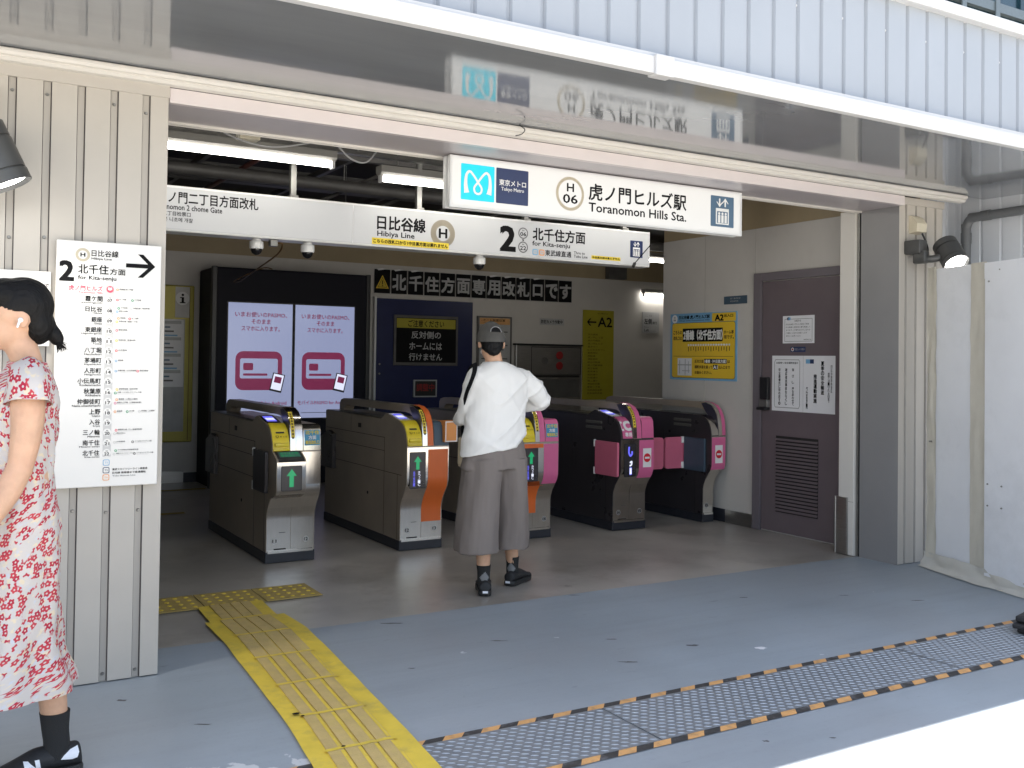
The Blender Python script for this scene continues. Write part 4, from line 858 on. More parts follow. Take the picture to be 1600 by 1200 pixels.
TR = {0: [(0, 'orange_light', '銀座線 虎ノ門駅')], 1: [(0, 'red', '丸ノ内線'), (0.062, 'screen_green', '千代田線')], 2: [(0.006, 'screen_green', '千代田線'), (0.058, 'line_grey', '有楽町線（有楽町駅）'), (-1, 'poster_blue', '都営三田線')], 3: [(0.006, 'orange_light', '銀座線'), (0.052, 'red', '丸ノ内線'), (-1, 'sign_yellow', '有楽町線（銀座一丁目）')], 4: [(0, 'pink_red', '都営浅草線')], 5: [(0, 'sign_yellow', '有楽町線（新富町駅）')], 6: [(0, 'red', 'JR京葉線')], 7: [(0, 'poster_blue', '東西線')], 8: [(0, 'poster_blue', '半蔵門線（水天宮前駅）'), (0.09, 'pink_red', '都営浅草線')], 10: [(0.006, 'sign_yellow', '都営新宿線（岩本町駅）'), (-1, 'screen_green', 'JR線 つくばエクスプレス線')], 11: [(0.006, 'orange_light', '銀座線（上野広小路駅）'), (-1, 'pink', '都営大江戸線（上野御徒町駅）')], 12: [(0, 'orange_light', '銀座線'), (0.05, 'screen_green', 'JR線'), (0.10, 'line_grey', '京成線（上野駅）')], 14: [(0.006, 'pink_red', '都電荒川線（三ノ輪橋停留場）'), (-1, 'line_grey', '約300m')], 15: [(0, 'line_grey', 'JR常磐線'), (0.075, 'ink_soft', 'つくばエクスプレス線')], 16: [(0.006, 'screen_green', '千代田線 JR常磐線快速'), (-1, 'line_grey', '東武スカイツリーライン'), (-2, 'ink_soft', 'つくばエクスプレス線')]}
b.rect(Fb, 0.661, 0.694, 0.985, 1.726, 0.0005, 'line_grey')
for k, (jp, en, wj, we) in enumerate(ST):
    z = 1.7065 - 0.0441 * k; m_ = 'pink_red' if k == 0 else 'ink'
    b.text(Fb, jp, 0.648 - wj, 0.648, z - 0.010, z + 0.0125, 0.0006, m_, 0.02); b.text(Fb, en, 0.648 - we, 0.648, z - 0.0205, z - 0.0125, 0.0006, m_, 0.016)
    if k == 0:
        b.disc(Fb, 0.6775, z, 0.0155, 0.0012, 'white_print', 28); b.disc(Fb, 0.6775, z, 0.0148, 0.0016, 'pink_red', 28)
        b.stroke(Fb, [(0.6775 + 0.10 * x, z + 0.002 + 0.10 * q) for x, q in loop], 0.0045, 0.002, 'white_print', 3)
    else:
        b.disc(Fb, 0.6775, z, 0.0165, 0.0012, 'white_board', 28); b.text(Fb, 'H', 0.6745, 0.6805, z + 0.005, z + 0.0105, 0.0018, 'ink', 0.016); b.text(Fb, '%02d' % (6 + k), 0.668, 0.687, z - 0.011, z + 0.002, 0.0018, 'ink', 0.02)
    row = 0
    for dx, m2, t in TR.get(k, []):
        if dx < 0: zz = z - 0.007; dx = 0 if dx == -1 else 0.083
        else: zz = z + (0.008 if any(q[0] < 0 for q in TR[k]) else 0)
        a = 0.703 + dx
        b.annulus(Fb, a + 0.005, zz, 0.003, 0.0055, 0.0006, m2, 14); b.text(Fb, t, a + 0.013, a + 0.013 + 0.0071 * len(t), zz - 0.0005, zz + 0.006, 0.0006, 'ink_soft', 0.016)
        b.rect(Fb, a + 0.013, a + 0.013 + 0.005 * len(t), zz - 0.0048, zz - 0.0034, 0.0006, 'line_grey')
b.build('station_list', bd); b = MB()
for z, m_, t in ((0.959, 'poster_blue', 'TS'), (0.926, 'navy', 'TS'), (0.895, 'orange_light', 'TN')):
    b.rrect(Fb, 0.663, 0.690, z - 0.013, z + 0.013, 0.006, 0.0008, m_); b.rrect(Fb, 0.666, 0.687, z - 0.010, z + 0.010, 0.004, 0.0013, 'white_board'); b.text(Fb, t, 0.670, 0.683, z - 0.004, z + 0.004, 0.0018, m_, 0.01)
b.text(Fb, '東武スカイツリーライン線直通', 0.702, 0.846, 0.924, 0.933, 0.0006, 'ink', 0.016); b.text(Fb, '日光線 南栗橋まで直通運転', 0.702, 0.840, 0.909, 0.918, 0.0006, 'ink', 0.016); b.text(Fb, 'Tobu Skytree Line', 0.703, 0.797, 0.896, 0.903, 0.0006, 'ink_soft', 0.016)
b.build('through_service_note', bd)
b = MB(); b.box(-0.10, 0.447, 4.586, 4.599, 1.456, 1.772, 'white_board', 0.002); p2 = b.build('wall_notice', origin=(0.2, 4.59, 1.456), label='white notice on the beige wall half hidden by the woman in the red floral dress', cat='notice')
Fp = FY(4.5855); b = MB(); b.text(Fp, '改札をまちがえないで', 0.22, 0.442, 1.705, 1.722, 0.0006, 'ink', 0.01); b.text(Fp, 'ご注意！', -0.05, 0.438, 1.60, 1.685, 0.0006, 'ink', 0.03); b.text(Fp, '反対方面の改札です', 0.0, 0.43, 1.50, 1.53, 0.0006, 'ink', 0.01); b.build('lettering', p2)

# ------------------------------------------------------------------ back wall: screens, banner, notices
cb = thing('screen_cabinet', 'big black cabinet with two lit blue-white advert screens against the back wall', 'display cabinet', (3.53, 11.1, 0))
b = MB(); b.box(2.66, 4.47, 10.83, 11.47, 0.0, 2.405, 'cabinet_black', 0.02); b.build('cabinet', cb)
b = MB(); b.box(2.64, 2.70, 10.81, 10.87, 0.0, 2.41, 'black', 0.01); b.build('edge_post', cb)
b = MB(); b.box(4.43, 4.48, 10.81, 10.87, 0.0, 2.41, 'black', 0.01); b.build('edge_post', cb)
Fc = FY(10.822)
for x0, x1 in ((2.822, 3.542), (3.575, 4.282)):
    b = MB(); b.box(x0 - 0.012, x1 + 0.012, 10.824, 10.829, 0.73, 2.035, 'black'); b.rect(Fc, x0, x1, 0.745, 2.022, 0, 'screen_glow'); sc = b.build('screen', cb)
    f = lambda x: x0 + (x - 2.819) * (x1 - x0) / 0.716
    b = MB(); b.text(Fc, 'いまお使いのPASMO、', f(2.894), f(3.472), 1.868, 1.924, 0.001, 'screen_pink', 0.02); b.text(Fc, 'そのまま', f(3.075), f(3.285), 1.793, 1.845, 0.001, 'screen_pink', 0.02); b.text(Fc, 'スマホに入ります。', f(2.965), f(3.39), 1.714, 1.768, 0.001, 'screen_pink', 0.02)
    # a plain pink travel card and a small phone stand in for the advert's character
    b.rrect(Fc, f(2.905), f(3.425), 1.06, 1.49, 0.085, 0.001, 'screen_pink'); b.rrect(Fc, f(2.955), f(3.375), 1.19, 1.41, 0.02, 0.002, 'screen_glow'); b.rrect(Fc, f(2.99), f(3.10), 1.28, 1.36, 0.015, 0.003, 'screen_pink'); b.rrect(Fc, f(2.99), f(3.26), 1.22, 1.245, 0.01, 0.003, 'screen_pink')
    ax_, az_ = f(3.37), 1.14
    rot = lambda x, z, c=math.cos(-0.22), s=math.sin(-0.22): (ax_ + x * c - z * s, az_ + x * s + z * c)
    b.pg(Fc, [rot(*q) for q in ((-0.07, -0.10), (0.07, -0.10), (0.07, 0.105), (-0.07, 0.105))], 0.004, 'black'); b.pg(Fc, [rot(*q) for q in ((-0.058, -0.078), (0.058, -0.078), (0.058, 0.095), (-0.058, 0.095))], 0.005, 'screen_white'); b.pg(Fc, [rot(*q) for q in ((-0.04, 0.0), (0.04, 0.0), (0.04, 0.07), (-0.04, 0.07))], 0.006, 'screen_pink')
    b.text(Fc, 'モバイルPASMO for Android', f(2.86), f(3.48), 0.895, 0.94, 0.001, 'screen_pink', 0.02); b.rect(Fc, f(2.9), f(3.35), 0.80, 0.806, 0.001, 'ink_soft'); b.build('picture', sc)
bn = thing('letter_banner', 'black banner of separate letter tiles above the navy door on the back wall', 'banner', (6.29, 11.48, 2.25))
Fn = FY(11.474)
for k, ch in enumerate('!北千住方面専用改札口です'):
    x0 = 4.800 + 0.2303 * k; x1 = x0 + 0.214
    b = MB(); b.box(x0, x1, 11.476, 11.481, 2.25, 2.551, 'black', 0.001); b.rect(Fn, x0 + 0.004, x1 - 0.004, 2.255, 2.546, 0.001, 'ink')
    if k == 0:
        b.pg(Fn, [(x0 + 0.02, 2.31), (x1 - 0.02, 2.31), ((x0 + x1) / 2, 2.478)], 0.002, 'poster_yellow'); b.pg(Fn, [(x0 + 0.042, 2.322), (x1 - 0.042, 2.322), ((x0 + x1) / 2, 2.455)], 0.003, 'ink'); b.pg(Fn, [(x0 + 0.05, 2.327), (x1 - 0.05, 2.327), ((x0 + x1) / 2, 2.445)], 0.0035, 'yellow_dark')
        b.rect(Fn, (x0 + x1) / 2 - 0.006, (x0 + x1) / 2 + 0.006, 2.36, 2.41, 0.004, 'ink'); b.disc(Fn, (x0 + x1) / 2, 2.343, 0.008, 0.004, 'ink', 12)
    elif ch == '口': b.text(Fn, ch, x0 + 0.035, x1 - 0.035, 2.315, 2.47, 0.002, 'grey_print', 0.035)
    else: b.text(Fn, ch, x0 + 0.016, x1 - 0.016, 2.30, 2.49, 0.002, 'grey_print', 0.03)
    if k in (0, 1, 2, 7, 8, 9, 10):   # curling clear tape, its glint painted on as a white patch
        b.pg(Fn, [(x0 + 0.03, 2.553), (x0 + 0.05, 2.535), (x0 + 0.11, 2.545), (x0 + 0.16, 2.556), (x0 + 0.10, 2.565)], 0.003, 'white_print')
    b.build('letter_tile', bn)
nd = thing('navy_door', 'dark navy sliding door in the back wall behind the ticket gates', 'door', (5.49, 11.48, 0))
b = MB(); b.box(4.82, 6.185, 11.44, 11.498, 0.0, 2.185, 'navy_door', 0.004); b.build('door_leaf', nd)
b = MB(); b.box(4.79, 4.818, 11.43, 11.498, 0.0, 2.20, 'white_metal', 0.002); b.build('white_edge', nd)
b = MB()
for z in (1.24, 1.36): b.cyl((4.87, 11.44, z), (4.87, 11.435, z), 0.012, 'galvanised', n=10)
b.build('bolt', nd)
nf = thing('warning_frame', 'black framed notice with a yellow heading on the navy door', 'notice', (5.5, 11.43, 1.345))
b = MB(); b.box(5.05, 5.955, 11.412, 11.438, 1.345, 1.985, 'pipe_dark', 0.004); b.build('frame', nf)
Ff = FY(11.411); b = MB(); b.rect(Ff, 5.08, 5.925, 1.385, 1.95, 0, 'ink'); b.rect(Ff, 5.085, 5.915, 1.822, 1.942, 0.001, 'olive_yellow'); b.build('panel', nf)
b = MB(); b.text(Ff, 'ご注意ください', 5.242, 5.748, 1.838, 1.924, 0.002, 'ink', 0.02); b.text(Ff, '反対側の', 5.290, 5.704, 1.690, 1.783, 0.002, 'grey_print', 0.018); b.text(Ff, 'ホームには', 5.261, 5.721, 1.548, 1.640, 0.002, 'grey_print', 0.018); b.text(Ff, '行けません', 5.257, 5.725, 1.410, 1.503, 0.002, 'grey_print', 0.018); b.build('lettering', nf)
ld = thing('display_box', 'small dark framed display plate lower on the navy door', 'sign', (5.49, 11.43, 0.943))
b = MB(); b.box(5.33, 5.66, 11.41, 11.439, 0.943, 1.165, 'grey_print', 0.003); b.build('frame', ld)
Fl = FY(11.4095); b = MB(); b.rect(Fl, 5.35, 5.64, 0.96, 1.148, 0, 'seam'); b.text(Fl, '調整中', 5.37, 5.62, 1.02, 1.115, 0.001, 'dull_red', 0.015); b.build('lettering', ld)
pf = thing('framed_poster', 'framed notice with an orange heading on the back wall right of the navy door', 'poster', (6.54, 11.47, 1.1))
b = MB(); b.box(6.275, 6.81, 11.475, 11.498, 1.10, 2.013, 'pipe_dark', 0.004); Fq = FY(11.474); b.rect(Fq, 6.305, 6.78, 1.13, 1.993, 0, 'paper_dim'); b.rect(Fq, 6.31, 6.775, 1.905, 1.99, 0.001, 'tape_orange'); b.text(Fq, 'ホーム設置位置', 6.36, 6.70, 1.945, 1.978, 0.002, 'ink', 0.01)
for k in range(9): b.rect(Fq, 6.34, 6.74 - 0.06 * (k % 3), 1.80 - 0.06 * k, 1.815 - 0.06 * k, 0.001, 'ink_soft')
b.build('board', pf)
b = MB(); Fq = FY(11.494); b.rect(Fq, 7.263, 7.665, 1.925, 2.015, 0.001, 'paper_dim'); b.text(Fq, '防犯カメラ作動中', 7.285, 7.64, 1.945, 1.995, 0.002, 'ink', 0.02); b.build('notice_strip', label='small white strip notice with black lettering on the back wall above the hydrant cabinet', cat='notice')
hy = thing('hydrant_cabinet', 'grey steel wall cabinet with two red round buttons on the back wall', 'cabinet', (7.4, 11.46, 0.5))
b = MB(); b.box(6.86, 7.935, 11.44, 11.498, 0.5, 1.635, 'steel_dull', 0.006); b.box(6.84, 7.95, 11.42, 11.498, 1.637, 1.66, 'seam'); b.build('cabinet', hy)
b = MB(); Fq = FY(11.439); b.frame(Fq, 7.10, 7.92, 1.24, 1.62, 0.008, 0.001, 'seam'); b.rect(Fq, 7.1, 7.9, 1.20, 1.232, 0.001, 'seam'); b.rect(Fq, 7.1, 7.9, 0.93, 1.18, 0.001, 'pipe_dark'); b.build('front_panel', hy)
for z in (1.505, 1.362):
    b = MB(); b.cyl((7.558, 11.438, z), (7.558, 11.428, z), 0.055, 'dull_red', n=24); b.build('red_button', hy)
b = MB(); b.cyl((7.32, 11.438, 1.43), (7.32, 11.435, 1.43), 0.05, 'pipe_dark', n=20); b.build('speaker_grille', hy)
a2 = thing('exit_sign_panel', 'tall dull yellow exit A2 panel with a list on the back wall', 'sign', (8.25, 11.48, 0.89))
b = MB(); b.box(7.985, 8.524, 11.486, 11.498, 0.885, 2.16, 'olive_yellow', 0.001); b.build('board', a2)
Fq = FY(11.485); b = MB(); b.text(Fq, 'A2', 8.242, 8.49, 1.926, 2.06, 0.001, 'ink', 0.02)
b.rect(Fq, 8.07, 8.215, 1.977, 1.999, 0.001, 'ink'); b.pg(Fq, [(8.05, 1.988), (8.10, 2.04), (8.125, 2.04), (8.078, 1.988), (8.125, 1.936), (8.10, 1.936)], 0.0015, 'ink'); b.text(Fq, '出口案内 Exit', 8.24, 8.42, 2.105, 2.125, 0.001, 'ink', 0.0)
LST = ['主な施設', '虎ノ門二丁目', '虎の門病院', '虎ノ門ヒルズ', '森タワー', 'ビジネスタワー', '愛宕神社', '西新橋', '港区役所', '国立印刷局', '虎ノ門郵便局', '商工会館', '新虎通り', '桜田通り', '外堀通り', '環二通り', '神谷町方面', '愛宕一丁目', '共同通信会館', '日本消防会館']
for k, t in enumerate(LST): b.text(Fq, t, 8.07, 8.07 + 0.043 * len(t), 1.80 - 0.044 * k, 1.826 - 0.044 * k, 0.001, 'ink', 0.0)
b.build('lettering', a2)
b = MB(); b.box(9.044, 9.36, 11.488, 11.498, 1.858, 2.168, 'paper_dim', 0.001); Fq = FY(11.487); lk = b.build('keep_left_notice', origin=(9.2, 11.49, 1.858), label='small pale notice on the back wall below the wall lamp', cat='notice')
b = MB(); b.text(Fq, 'ここでは', 9.10, 9.22, 2.10, 2.13, 0.001, 'ink_soft', 0.0); b.text(Fq, '左側', 9.08, 9.22, 1.99, 2.07, 0.001, 'ink', 0.02); b.text(Fq, '通行', 9.23, 9.32, 1.99, 2.03, 0.001, 'ink', 0.01); b.text(Fq, 'Keep', 9.08, 9.17, 1.935, 1.955, 0.001, 'ink_soft', 0.0); b.text(Fq, 'Left', 9.08, 9.17, 1.88, 1.92, 0.001, 'ink', 0.01); b.text(Fq, 'please', 9.18, 9.30, 1.88, 1.90, 0.001, 'ink_soft', 0.0); b.build('lettering', lk)
ib = thing('information_board', 'yellow framed information board with posted sheets at the left of the back wall', 'notice board', (2.2, 11.46, 0.46))
b = MB(); b.box(1.75, 2.60, 11.44, 11.498, 0.46, 2.222, 'olive_frame', 0.012); b.box(2.545, 2.552, 11.436, 11.44, 0.48, 2.2, 'ink_brown'); b.build('frame', ib)
Fq = FY(11.439); b = MB(); b.rect(Fq, 1.82, 2.50, 0.58, 1.84, 0, 'paper_dim'); b.rect(Fq, 1.85, 2.49, 1.08, 1.838, 0.0015, 'paper')
for k in range(15):
    z = 1.79 - 0.046 * k
    b.rect(Fq, 1.88, 2.24 - 0.05 * (k % 4), z, z + 0.016, 0.003, ('ink_soft', 'grey_print', 'slate_blue')[k % 3]); b.rect(Fq, 2.28, 2.46 - 0.04 * ((k * 3) % 4), z - 0.004, z + (0.03 if k % 4 == 0 else 0.013), 0.003, ('grey_print', 'slate_blue', 'ink_soft', 'poster_blue')[k % 4])
b.build('posted_sheet', ib)
b = MB(); b.rect(Fq, 2.39, 2.545, 1.86, 2.205, 0.001, 'line_grey'); b.disc(Fq, 2.468, 2.075, 0.075, 0.002, 'white_print'); b.rect(Fq, 2.458, 2.484, 2.03, 2.09, 0.003, 'ink'); b.rect(Fq, 2.44, 2.484, 2.078, 2.09, 0.003, 'ink'); b.rect(Fq, 2.44, 2.50, 2.022, 2.034, 0.003, 'ink'); b.disc(Fq, 2.47, 2.115, 0.014, 0.003, 'ink', 14); b.build('information_mark', ib)

# ------------------------------------------------------------------ floor: tactile strip, drain, tapes
tp = thing('tactile_path', 'worn yellow tactile paving strip leading from the street to the ticket gates', 'tactile paving', (1.5, 4.4, 0))
def lerp(a, b_, t): return a + (b_ - a) * t
LT = [(5.72, 1.340), (5.36, 1.330), (5.35, 1.300), (4.981, 1.298), (4.333, 1.263), (3.707, 1.224), (3.323, 1.182), (3.0, 1.140)]
RT = [(5.72, 1.708), (5.36, 1.690), (5.35, 1.731), (5.007, 1.746), (4.464, 1.702), (3.946, 1.651), (3.61, 1.622), (3.325, 1.592), (3.0, 1.556)]
def tab(T, y):
    for (a, x), (b_, q) in zip(T, T[1:]):
        if y >= b_: return lerp(q, x, min(1, (y - b_) / (a - b_)))
    return T[-1][1]
def edges(y): return tab(LT, y), tab(RT, y)
rows = [5.70, 5.346, 5.014, 4.597, 4.175, 3.77, 3.392, 3.0]
def wob(x, y): return 0.004 * noise.noise((x * 4, y * 4, 2))
for q in range(7):
    y1, y0 = rows[q], rows[q + 1]
    b = MB(); z = 0.006
    ys = [lerp(y0, y1, k / 6) for k in range(7)]
    def strip(fa, fb, zz, mt, th=0.0):
        n = len(b.v)
        for y in ys:
            xl, xr = edges(y if q != 0 else max(y, 5.36)); b.v += [Vector((lerp(xl, xr, fa) + (wob(fa, y) if fa in (0, 1) else 0), y, zz)), Vector((lerp(xl, xr, fb) + (wob(fb, y) if fb in (0, 1) else 0), y, zz))]
        for k in range(6): b.face((n + 2 * k, n + 2 * k + 1, n + 2 * k + 3, n + 2 * k + 2), mt)
    strip(0, 1, 0.0092, 'tactile_yellow'); b.build('border_mat', tp)
    b = MB(); xl, xr = edges((y0 + y1) / 2 if q else 5.4)
    for k in range(4):
        f0 = 0.185 + 0.158 * k; f1 = f0 + 0.142
        YB = [lerp(y0 + 0.012, y1 - 0.006, t / 3) for t in range(4)]; A = [edges(y if q else max(y, 5.36)) for y in (YB[0], YB[-1])]; E_ = [edges(y if q else max(y, 5.36)) for y in YB]
        p = [(lerp(*e, f0), y) for e, y in zip(E_, YB)][::-1] + [(lerp(*e, f1), y) for e, y in zip(E_, YB)]
        b.prism(p, 'z', 0.0095, 0.0142, 'tactile_tan')
        c0 = lerp(f0, f1, 0.30); c1 = lerp(f0, f1, 0.70)
        if q >= 3: # worn bright streak along the bar
            pp = [(lerp(*A[0], f1 - 0.03), y0 + 0.02), (lerp(*A[0], f1 - 0.004), y0 + 0.02), (lerp(*A[1], f1 - 0.004), y1 - 0.02), (lerp(*A[1], f1 - 0.035), y1 - 0.02)]
            b.poly([(x, y, 0.0150) for x, y in pp], 'tactile_yellow')
    b.build('guiding_bars', tp)
    b = MB(); A = edges(y0)
    for k in range(12):
        pass
    n = 14; P_ = []
    for k in range(n + 1):
        x = lerp(A[0], A[1], 0.16 + 0.68 * k / n); wv = 0.006 * noise.noise((x * 30, q * 3.1, 5)); P_.append((x, y0 + wv + 0.012, y0 + wv - 0.010))
    for k in range(n): b.poly([(P_[k][0], P_[k][2], 0.0156), (P_[k + 1][0], P_[k + 1][2], 0.0156), (P_[k + 1][0], P_[k + 1][1], 0.0156), (P_[k][0], P_[k][1], 0.0156)], 'tactile_yellow')
    b.build('joint_tape', tp)
for q in range(3):
    x0 = 1.045 + 0.345 * q; x1 = x0 + 0.338; sk = 0.03
    b = MB(); y0, y1 = 5.675, 6.015
    b.prism([(x0, y0), (x1, y0), (x1 + (0.0 if q < 2 else 0.0), y1), (x0, y1)], 'z', 0.002, 0.006, 'tactile_dim')
    for i in range(5):
        for j in range(4):
            cx = x0 + 0.045 + 0.062 * i; cy = y0 + 0.05 + 0.08 * j; b.tube([(cx, cy, 0.006), (cx, cy, 0.0095), (cx, cy, 0.0105)], [0.014, 0.011, 0.006], 'tactile_yellow', 10, caps=(False, True))
    b.build('warning_tile', tp)
b = MB()
for (cx, cy, r_) in ((1.285, 3.80, 0.022), (1.30, 3.765, 0.013), (1.33, 3.40, 0.014)):
    b.poly([(cx + r_ * (0.6 + 0.6 * abs(noise.noise((k, cx * 9, 1)))) * math.cos(k * 0.63), cy + 0.7 * r_ * (0.6 + 0.6 * abs(noise.noise((k, 3, cy)))) * math.sin(k * 0.63), 0.0160) for k in range(10)], 'ink')
b.build('scuff', tp)
for (x0, x1, y0, y1, lab) in ((1.2, 2.62, 10.80, 10.90, 'worn yellow floor tape at the foot of the screen cabinet'), (1.3, 2.05, 9.20, 9.30, 'short worn yellow floor tape in the dim hall left of the gates')):
    b = MB(); b.poly([(x0, y0, 0.001), (x1, y0, 0.001), (x1, y1, 0.001), (x0, y1, 0.001)], 'floor_tape'); b.build('floor_tape', label=lab, cat='floor tape')
dr = thing('drain_cover', 'long grey checker plate drain cover across the entrance', 'drain cover', (2.5, 3.1, 0))
for k, (x0, x1) in enumerate(((-3, -1.2), (-1.19, 0.6), (0.61, 2.4), (2.41, 4.2), (4.21, 6.0), (6.01, 7.5))):
    b = MB(); b.box(x0, x1, 2.912, 3.296, 0.001, 0.005, 'checker'); b.build('plate', dr)
    if x1 > 1.2 and x0 < 5.8:
        b = MB(); nx = int((x1 - x0) / 0.0225)
        for i in range(nx):
            for j in range(13):
                if (i + j) % 2: continue
                cx = x0 + 0.014 + 0.0225 * i; cy = 2.928 + 0.0285 * j; a = -0.52; l, w_ = 0.0165, 0.0030; c, s_ = math.cos(a), math.sin(a)
                P_ = [(cx + c * p - s_ * r_, cy + s_ * p + c * r_) for p, r_ in ((-l, 0), (0, -w_), (l, 0), (0, w_))]
                n = len(b.v); b.v += [Vector((x, y, 0.0051)) for x, y in P_] + [Vector((cx - c * l * 0.5, cy - s_ * l * 0.5, 0.0082)), Vector((cx + c * l * 0.5, cy + s_ * l * 0.5, 0.0082))]
                for f in ((0, 1, 4), (1, 5, 4), (1, 2, 5), (2, 3, 5), (3, 4, 5), (3, 0, 4)): b.face([n + q for q in f], 'checker_worn')
        b.build('tread_pattern', dr)
for y0, y1, lab in ((3.297, 3.338, 'worn orange and black hazard tape along the drain on the station side'), (2.868, 2.911, 'worn orange and black hazard tape along the drain on the street side')):
    b = MB(); x = -3.0; k = 0
    while x < 7.0:
        ln = 0.082 + 0.008 * noise.noise((k, y0, 2)); sl = 0.035
        if True:
            w0 = 0.003 * noise.noise((k * 1.7, y0 * 9, 1)); w1 = 0.003 * noise.noise((k * 1.7 + 1.7, y0 * 9, 1)); b.poly([(x, y0 + w0, 0.0032), (x + ln, y0 + w1, 0.0032), (x + ln + sl, y1, 0.0032), (x + sl, y1, 0.0032)], 'tape_orange' if k % 2 else 'tape_black')
        x += ln; k += 1
    b.build('hazard_tape', label=lab, cat='hazard tape')
rb = thing('rubber_base', 'stacked black rubber bases standing on the drain at the right edge', 'rubber base', (5.0, 3.08, 0.009))
for k, (z0, z1, e) in enumerate(((0.009, 0.035, 0.03), (0.035, 0.062, 0.0), (0.068, 0.10, 0.02))):
    b = MB(); M = Matrix.Translation((5.27, 3.07, 0)) @ Matrix.Rotation(0.25, 4, 'Z'); b.box(-0.25 + e, 0.5, -0.16 + e * 0.5, 0.16 - e * 0.5, z0, z1, 'rubber', 0.009, M); b.build('slab', rb)

b = MB()
for i_, (cx, cy, l_, w_, m_) in enumerate(((3.42, 4.98, 0.05, 0.012, 'ink_soft'), (2.19, 4.90, 0.09, 0.014, 'ink_soft'), (2.52, 4.35, 0.06, 0.012, 'pipe_dark'), (3.05, 4.10, 0.05, 0.012, 'pipe_dark'), (3.35, 3.82, 0.05, 0.02, 'ink_soft'), (2.9, 3.75, 0.07, 0.012, 'pipe_dark'), (3.62, 3.62, 0.05, 0.03, 'paper'), (4.3, 4.45, 0.04, 0.012, 'ink_soft'), (1.95, 4.15, 0.03, 0.01, 'ink_soft'), (0.72, 4.33, 0.03, 0.014, 'ink_soft'), (4.9, 4.2, 0.05, 0.01, 'pipe_dark'), (2.75, 2.72, 0.02, 0.012, 'ink_soft'), (3.1, 5.55, 0.03, 0.012, 'ink_soft'), (3.52, 5.2, 0.04, 0.01, 'ink_soft'), (3.0, 2.62, 0.02, 0.01, 'ink_soft'), (5.2, 3.9, 0.08, 0.012, 'pipe_dark'), (0.95, 3.9, 0.05, 0.008, 'pipe_dark'))):
    a_ = -0.5 + 0.3 * noise.noise((i_, 2, 3)); c_, s_ = math.cos(a_), math.sin(a_); P_ = []
    for k in range(14):
        t = 2 * math.pi * k / 14; q = 0.65 + 0.6 * noise.noise((k * 0.9, i_ * 3.3, 1)); x_, y_ = l_ * q * math.cos(t), w_ * q * math.sin(t); P_.append((cx + c_ * x_ - s_ * y_, cy + s_ * x_ + c_ * y_, 0.0008))
    b.poly(P_, m_)
b.build('floor_scuffs', kind='stuff', label='small dark scuffs and flecks scattered over the blue painted floor', cat='scuff marks')

# ------------------------------------------------------------------ distant tower behind the parapet
tw = thing('glass_tower', 'distant dark teal glass office tower above the parapet at the top right', 'building', (60, 55, 0))
b = MB(); b.box(40, 100, 45, 75, 0, 60, 'glass_teal'); b.build('glass_wall', tw)
b = MB()
for z in range(4, 60, 4): b.box(39.6, 100, 44.6, 45, z, z + 0.7, 'tower_frame')
for x in range(40, 100, 4): b.box(x, x + 0.5, 44.5, 44.6, 0, 60, 'tower_frame')
for y in range(46, 75, 4): b.box(39.5, 39.6, y, y + 0.5, 0, 60, 'tower_frame')
b.build('mullions', tw)
b = MB(); M = Matrix.Translation((13.2, 7.6, 4.9)) @ Matrix.Rotation(R(-18), 4, 'Z') @ Matrix.Rotation(R(16), 4, 'Y'); 
b.box(-0.6, 4, -1, 3, 0.0, 0.12, 'pipe_dark', 0, M); b.box(-0.7, -0.6, -1, 3, -0.02, 0.16, 'tan_board', 0, M); b.build('roof_eave', label='dark sloping eave with a pale edge at the top right corner', cat='roof')
b = MB(); b.prism([(9.5, 3.36), (10.4, 3.95), (14, 4.05), (14, 3.36)], 'x', 12.4, 16.0, 'white_metal'); b.build('roof_hood', label='white roof hood peeking over the parapet at the top right corner', cat='roof')
